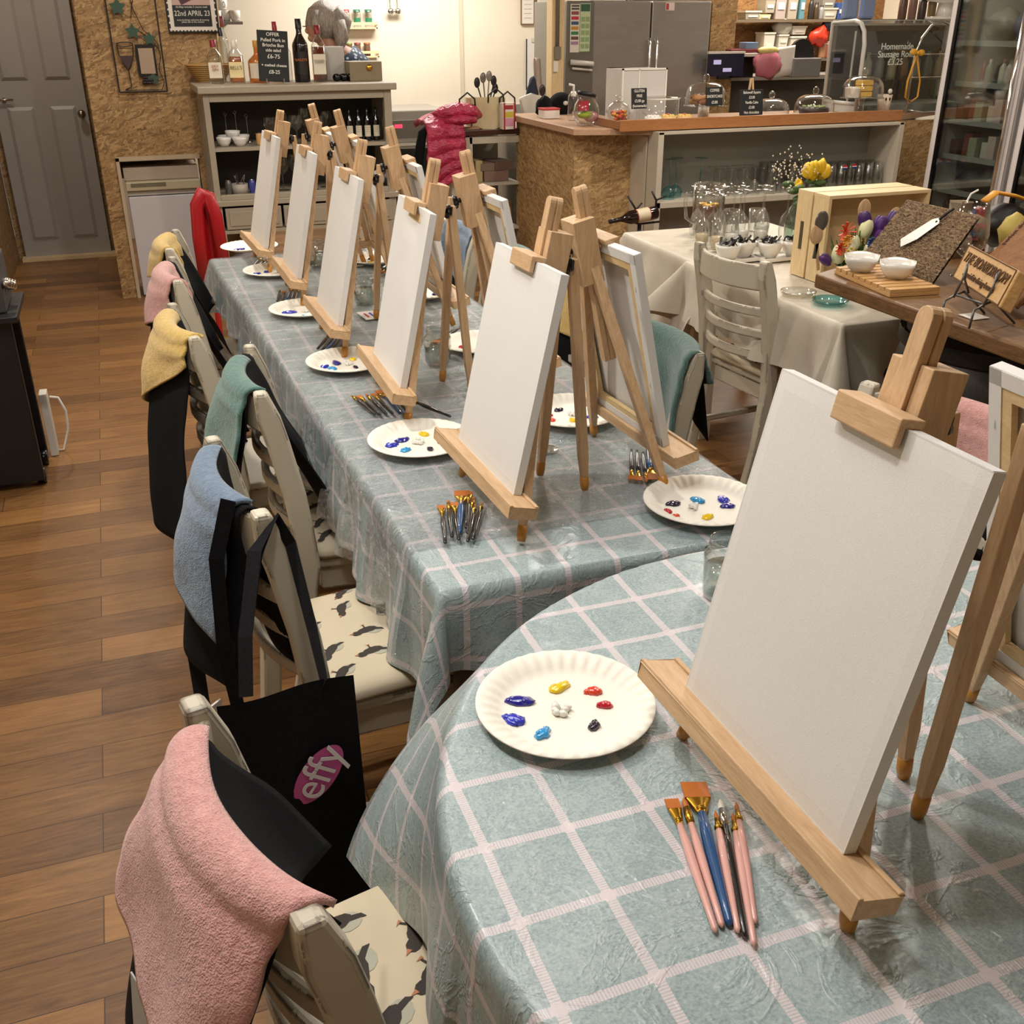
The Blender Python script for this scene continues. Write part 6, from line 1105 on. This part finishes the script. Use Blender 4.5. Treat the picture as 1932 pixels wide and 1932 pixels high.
tulip(-.005,-.05,.045,'1f2350',.9,.2); tulip(.03,-.035,.175,'5a2a7a',.9,.2); tulip(-.06,-.03,.165,'dcdcb4',.8,-.2); daisy(-.08,-.04,.10,'d2b02e',.026); daisy(.03,-.05,.12,'c8381e',.028); daisy(-.13,-.04,.165,'cf4a22',.022); daisy(-.09,-.045,.14,'dcb62a',.028); daisy(-.04,-.05,.135,'c9c060',.022); daisy(.02,-.05,.155,'dcb62a',.030); daisy(.06,-.04,.175,'c8381e',.030,'3a2a20'); daisy(-.015,-.05,.18,'3a4c86',.018); daisy(-.11,-.04,.19,'dca038',.020); tulip(-.09,-.035,.135,'dcdcb8',1.0,.15); tulip(.125,-.02,.19,'4a1f6a',.9,.3)
for i,(x,z,tl,lab) in enumerate(((2.29,.985,.1,'grey metal spoon head against the crate'),(2.275,.94,-.2,'wooden spoon with an oval bowl left of the tulips'),(2.465,1.015,.0,'wooden spoon handle with a square hole behind the purple tulips'),(2.60,.98,.3,'wooden spoon right of the purple tulips'))):
    b=B(); b.M=Matrix.Rotation(tl,4,'Y'); b.blob((0,0,0),(.028,.008,.036),14,10); b.beam((0,0,-.03),(0,0,-.13),.012,.006,(0,1,0)); solo(b,'wooden_spoon' if i else 'metal_spoon',BEECH if i else mt('6e6a64',.35,.6),lab,'spoon',(x,3.095,z),0,'spoons in front of the crate',smooth=False)
# ================= barrel board =================
for i,(x,y) in enumerate(((2.26,2.16),(2.24,1.50))):
    t=thing('barrel','dark wooden barrel with iron hoops under the oak board, '+('farther from','nearer to')[i]+' the camera','barrel',(x,y,0),0,'barrels under the oak board'); pr=[(.25,0),(.29,.2),(.315,.45),(.29,.70),(.25,.905)]
    B().lathe([(0,0)]+pr+[(0,.905)],36,mod=lambda i_,r,z,a:(r*(1-.006*(math.cos(a*9)**8)),z)).build('staves',wood('dark_staves_%d'%i,'17110c','33251a',(8,8,1),.5),t,smooth=True)
    for z in (.08,.24,.64,.80): B().lathe([(.262+.05*(1-((z-.45)/.45)**2),z),(.268+.048*(1-((z+.04-.45)/.45)**2),z+.04)],36).build('iron_hoop',mt('2c2823',.45,.5),t,smooth=True)
t=thing('oak_board','thick worn oak board lying across the barrels','board',(1.88,1.15,.908)); b=B(); b.prism([(0,0),(.62,0),(.75,1.46),(.16,1.46),(.0,1.39)],0,.042); b.build('oak_slab',OAKY,t,bev=.006)
t=thing('bamboo_board','slatted bamboo board with two white dishes on the oak board','board',(1.985,2.36,.951),-.13); b=B(); b.bx(-.075,.075,-.15,.15,.0,.010); b.build('base',BAMBOO,t,bev=.001)
for k in range(9): B().bx(-.075,.075,-.15+.0335*k,-.124+.0335*k,.010,.021).build('slat',BAMBOO,t,bev=.001)
bowl(1.955,2.435,.973,.052,.042,'square rimmed white dish, farther of the two on the bamboo board','white dishes on the bamboo board',square=True,rz=.9); bowl(1.995,2.33,.973,.052,.042,'square rimmed white dish, nearer of the two on the bamboo board','white dishes on the bamboo board',square=True,rz=.9)
def quadboard(b,P0,P1,P2,P3,th):
    P0,P1,P2,P3=[V(p) for p in (P0,P1,P2,P3)]; n=(P1-P0).cross(P3-P0).normalized()*th; return b.hexa([P0,P1,P2,P3,P0+n,P1+n,P2+n,P3+n])
t=thing('seagrass_mat','square woven seagrass mat leaning on the gift bags with a white tag','mat',(2.08,2.44,.953)); b=B(); bl,br_,tr_,tl_=V((.0,.17,0)),V((-.015,-.17,0)),V((.12,-.165,.185)),V((.17,.19,.175))
def sg(u,v,o): p=(bl*(1-u)+br_*u)*(1-v)+(tl_*(1-u)+tr_*u)*v; return p+V((-.6,-.2,.5))*(.0045*abs(math.sin(v*PI*17))**.6*(.6+.4*math.sin(u*110+(2.1 if int(v*17)%2 else 0)))+o)
b.grid(lambda u,v:sg(u,v,0),150,136); b.grid(lambda u,v:sg(u,v,-.012),8,8); b.build('woven_mat',SEAG,t,smooth=True)
b=B(); q=[sg(u,v,.011)*1 for u,v in ((.40,.35),(.53,.50),(.64,.77),(.60,.84),(.53,.80),(.34,.44))]; b._a(q,[tuple(range(6))]); b.build('price_tag',WHITE,t,solid=.001); b=B(); b.tube([sg(.61,.82,.012),sg(.66,.92,.016),sg(.68,1.0,.01)],.004,6); b.build('tag_string',DARK,t)
for k,(u,v) in enumerate(((.60,.78),)): B().blob(tuple(sg(u,v,.0125)),(.004,.004,.004),6,4).build('tag_hole',DARK,t)
# gift bags behind the mat
def gift(x,y,z,sx,sy,sz,c,lab,nm='gift_pouch',rot=(0,0,0),blob=True,grp=None):
    b=B(); 
    if blob: b.blob((0,0,sz),(sx,sy,sz),12,9,.3,len(lab))
    else: b.tube([(0,0,0),(0,0,sz*2)],[sx,sx],10)
    return solo(b,nm,c,lab,'gift',(x,y,z),rot,grp,smooth=True)
t=thing('burlap_pouch','small cream burlap pouch tied with white string behind the seagrass mat','pouch',(2.43,2.60,.951)); b=B(); b.lathe([(0,0),(.05,.0),(.055,.06),(.025,.11),(.03,.15),(.035,.165)],14,mod=lambda i,r,z,a:(r*(1+.15*math.sin(a*5+i)),z)); b.build('pouch_body',mt('a5947c',.9),t,smooth=True); B().tube([(0,-.02,.16),(.015,-.02,.19),(.04,-.02,.20)],.003,6).build('string',WHITE,t)
B().tube([(.0,-.03,.125),(.05,-.05,.10),(.06,-.05,.05)],[.02,.025,.02],8).build('cloth_corner',mt('a5947c',.9),t,smooth=True)
gift(2.50,2.58,.951,.012,.012,.075,mt('1f2a6a',.4),'dark blue rolled item leaning behind the mat','rolled_item',(.1,-.35,0),False); gift(2.54,2.60,.951,.016,.016,.075,mt('a01c26',.4),'red rolled item beside the blue one','rolled_item',(.1,-.3,0),False)
gift(2.62,2.56,.951,.045,.04,.062,mt('b9a552',.6),'yellow green floral fabric bundle behind the wine glass','fabric_bundle'); gift(2.66,2.50,.951,.05,.04,.055,mt('b87a4a',.6),'orange patterned fabric bundle behind the wine glass','fabric_bundle'); gift(2.70,2.68,.951,.10,.06,.065,DARK,'black bag under the yellow ribbon','black_bag')
b=B(); b.tube([(-.10,0,.01),(-.06,0,.035),(.02,0,.02),(.12,0,-.01),(.17,0,-.045)],.018,8,flat=.35); solo(b,'yellow_ribbon',mt('d6952a',.5),'broad yellow ribbon laid over the dark bag','ribbon',(2.68,2.66,1.09),smooth=True)
t=thing('wine_glass','large stemless looking wine glass with pink and blue lettering','glass',(2.26,2.36,.951)); B().lathe([(0,.0),(.034,0),(.034,.003),(.005,.008),(.004,.05),(.02,.06),(.046,.085),(.052,.12),(.045,.17),(.038,.205),(.037,.205),(.044,.17),(.050,.12),(.044,.087),(.0,.066)],28).build('glass_bowl',TG,t,smooth=True)
text('pink_lettering','thank you',.026,mt('d86a74',.5),t,(-.037,-.038,.155),(PI/2,.0,-.76),.0004,sx=.75); text('blue_lettering','for being my',.015,mt('5f93b2',.5),t,(-.038,-.040,.130),(PI/2,0,-.76),.0004,sx=.75); text('pink_lettering','bridesmaid',.013,mt('c8646e',.5),t,(-.038,-.040,.116),(PI/2,0,-.76),.0004,sx=.8)
t=thing('carved_sign','carved oak block sign with two lines of lettering on a wire plate stand','sign',(0,0,0)); S0,S1,S2,S3=V((1.995,2.121,1.02)),V((1.876,1.827,1.02)),V((1.932,1.845,1.098)),V((2.050,2.140,1.098)); SB=wood('light_oak_block','a57c48','c9a066',(1.5,6,9)); b=B(); quadboard(b,S0,S1,S2,S3,-.035); b.build('block',SB,t,bev=.004)
ex=(S1-S0).normalized(); ez=(S3-S0); ez=(ez-ex*ez.dot(ex)).normalized(); nn=ex.cross(ez).normalized(); Mx=Matrix((( ex.x,ez.x,nn.x,0),(ex.y,ez.y,nn.y,0),(ex.z,ez.z,nn.z,0),(0,0,0,1)))
def on_sign(name,s_,sz,u,v,mat,sx=1,base=(S0,S1,S3),par=t,M3=Mx,n_=nn*1.6,ext=.0012):
    o=text(name,s_,sz,mat,par,(0,0,0),(0,0,0),ext,sx=1); P=base[0]+(base[1]-base[0])*u+(base[2]-base[0])*v+n_*.0012; o.scale=(1,1,1); o.matrix_world=Matrix.Translation(P)@M3@Matrix.Diagonal((sx,1,1,1)); return o
CARV=mt('5a3c1c',.7)
on_sign('carved_lettering','THE BOARDROOM',.037,.5,.66,CARV,.86); on_sign('carved_lettering','Specialist dining boards',.022,.5,.27,CARV,.95)
b=B(); 
for A_,B_ in ((S0,S1),(S1,S2),(S2,S3),(S3,S0)): 
    cc=(S0+S1+S2+S3)/4; b.tube([A_*.94+cc*.06+nn*.001,B_*.94+cc*.06+nn*.001],.0016,5)
b.build('carved_border',CARV,t)
t=thing('plate_stand','grey wire plate stand holding the carved sign','stand',(1.88,1.95,.951)); b=B()
for y in (.05,-.05): b.tube([(-.01,y,0),(-.005,y,.045),(.03,y+.005,.055),(.06,y+.01,.06)],.003,6); b.tube([(.02,y,.05),(.035,y-.005,.10),(.045,y,.13),(.055,y+.01,.09),(.075,y+.01,.055)],.003,6); b.tube([(.06,y+.01,.06),(.13,y,.0)],.003,6)
b.tube([(.03,.055,.055),(.03,-.045,.055)],.003,6); b.build('wire',mt('6b6a68',.35,.7),t,smooth=True)
boxy(1.935,1.985,1.955,2.01,.951,.954,WHITE,'small white card lying under the wire stand','white_card','card')
t=thing('chopping_board','tall brown chopping board with burnt lettering along its edge','board',(0,0,0)); Q0,Q1,Q3=V((2.19,2.215,1.035)),V((2.03,1.93,.985)),V((2.42,2.24,1.22)); Q2=Q1+(Q3-Q0)*1.1; b=B(); quadboard(b,Q0,Q1,Q2,Q3,-.016); b.build('board_slab',wood('brown_board','6a4426','93653a',(6,2,2),.8),t,bev=.004)
fx=(Q3-Q0).normalized(); fz=(Q0-Q1); fz=(fz-fx*fz.dot(fx)).normalized(); fn=fx.cross(fz).normalized(); 
if fn.dot(V((0,0,1.63))-Q0)<0: fn=-fn
M4=Matrix(((fx.x,fz.x,fn.x,0),(fx.y,fz.y,fn.y,0),(fx.z,fz.z,fn.z,0),(0,0,0,1)))
o=text('burnt_lettering','perfect cheese board',.020,mt('4a2812',.7),t,(0,0,0),(0,0,0),.0008); o.matrix_world=Matrix.Translation(Q0+(Q3-Q0)*.5+(Q1-Q0)*.07+fn*.002)@M4
t=thing('support_block','dark block behind the chopping board','block',(2.27,2.02,.951)); B().bx(-.06,.08,-.09,.13,0,.04).build('block_body',DARK,t)
for i,(x,y,c) in enumerate(((2.02,1.80,'3a4f40'),(2.04,1.73,'2f4436'))): solo(B().blob((0,0,.022),(.028,.028,.022),14,9),'green_bauble',mt(c,.3,coat=.5),'round green glass ornament at the right edge of the oak board, '+('farther','nearer')[i],'ornament',(x,y,.951),0,'green ornaments',smooth=True)
for i,(x,y,m_) in enumerate(((2.16,3.00,TG),(2.19,2.86,TGT))): solo(B().lathe([(0,0),(.055,0),(.062,.018),(.058,.018),(.05,.005)],26),'glass_dish',m_,('clear patterned glass dish','green glass dish')[i]+' on the cream cloth under the end of the oak board','dish',(x,y,.7545),smooth=True)
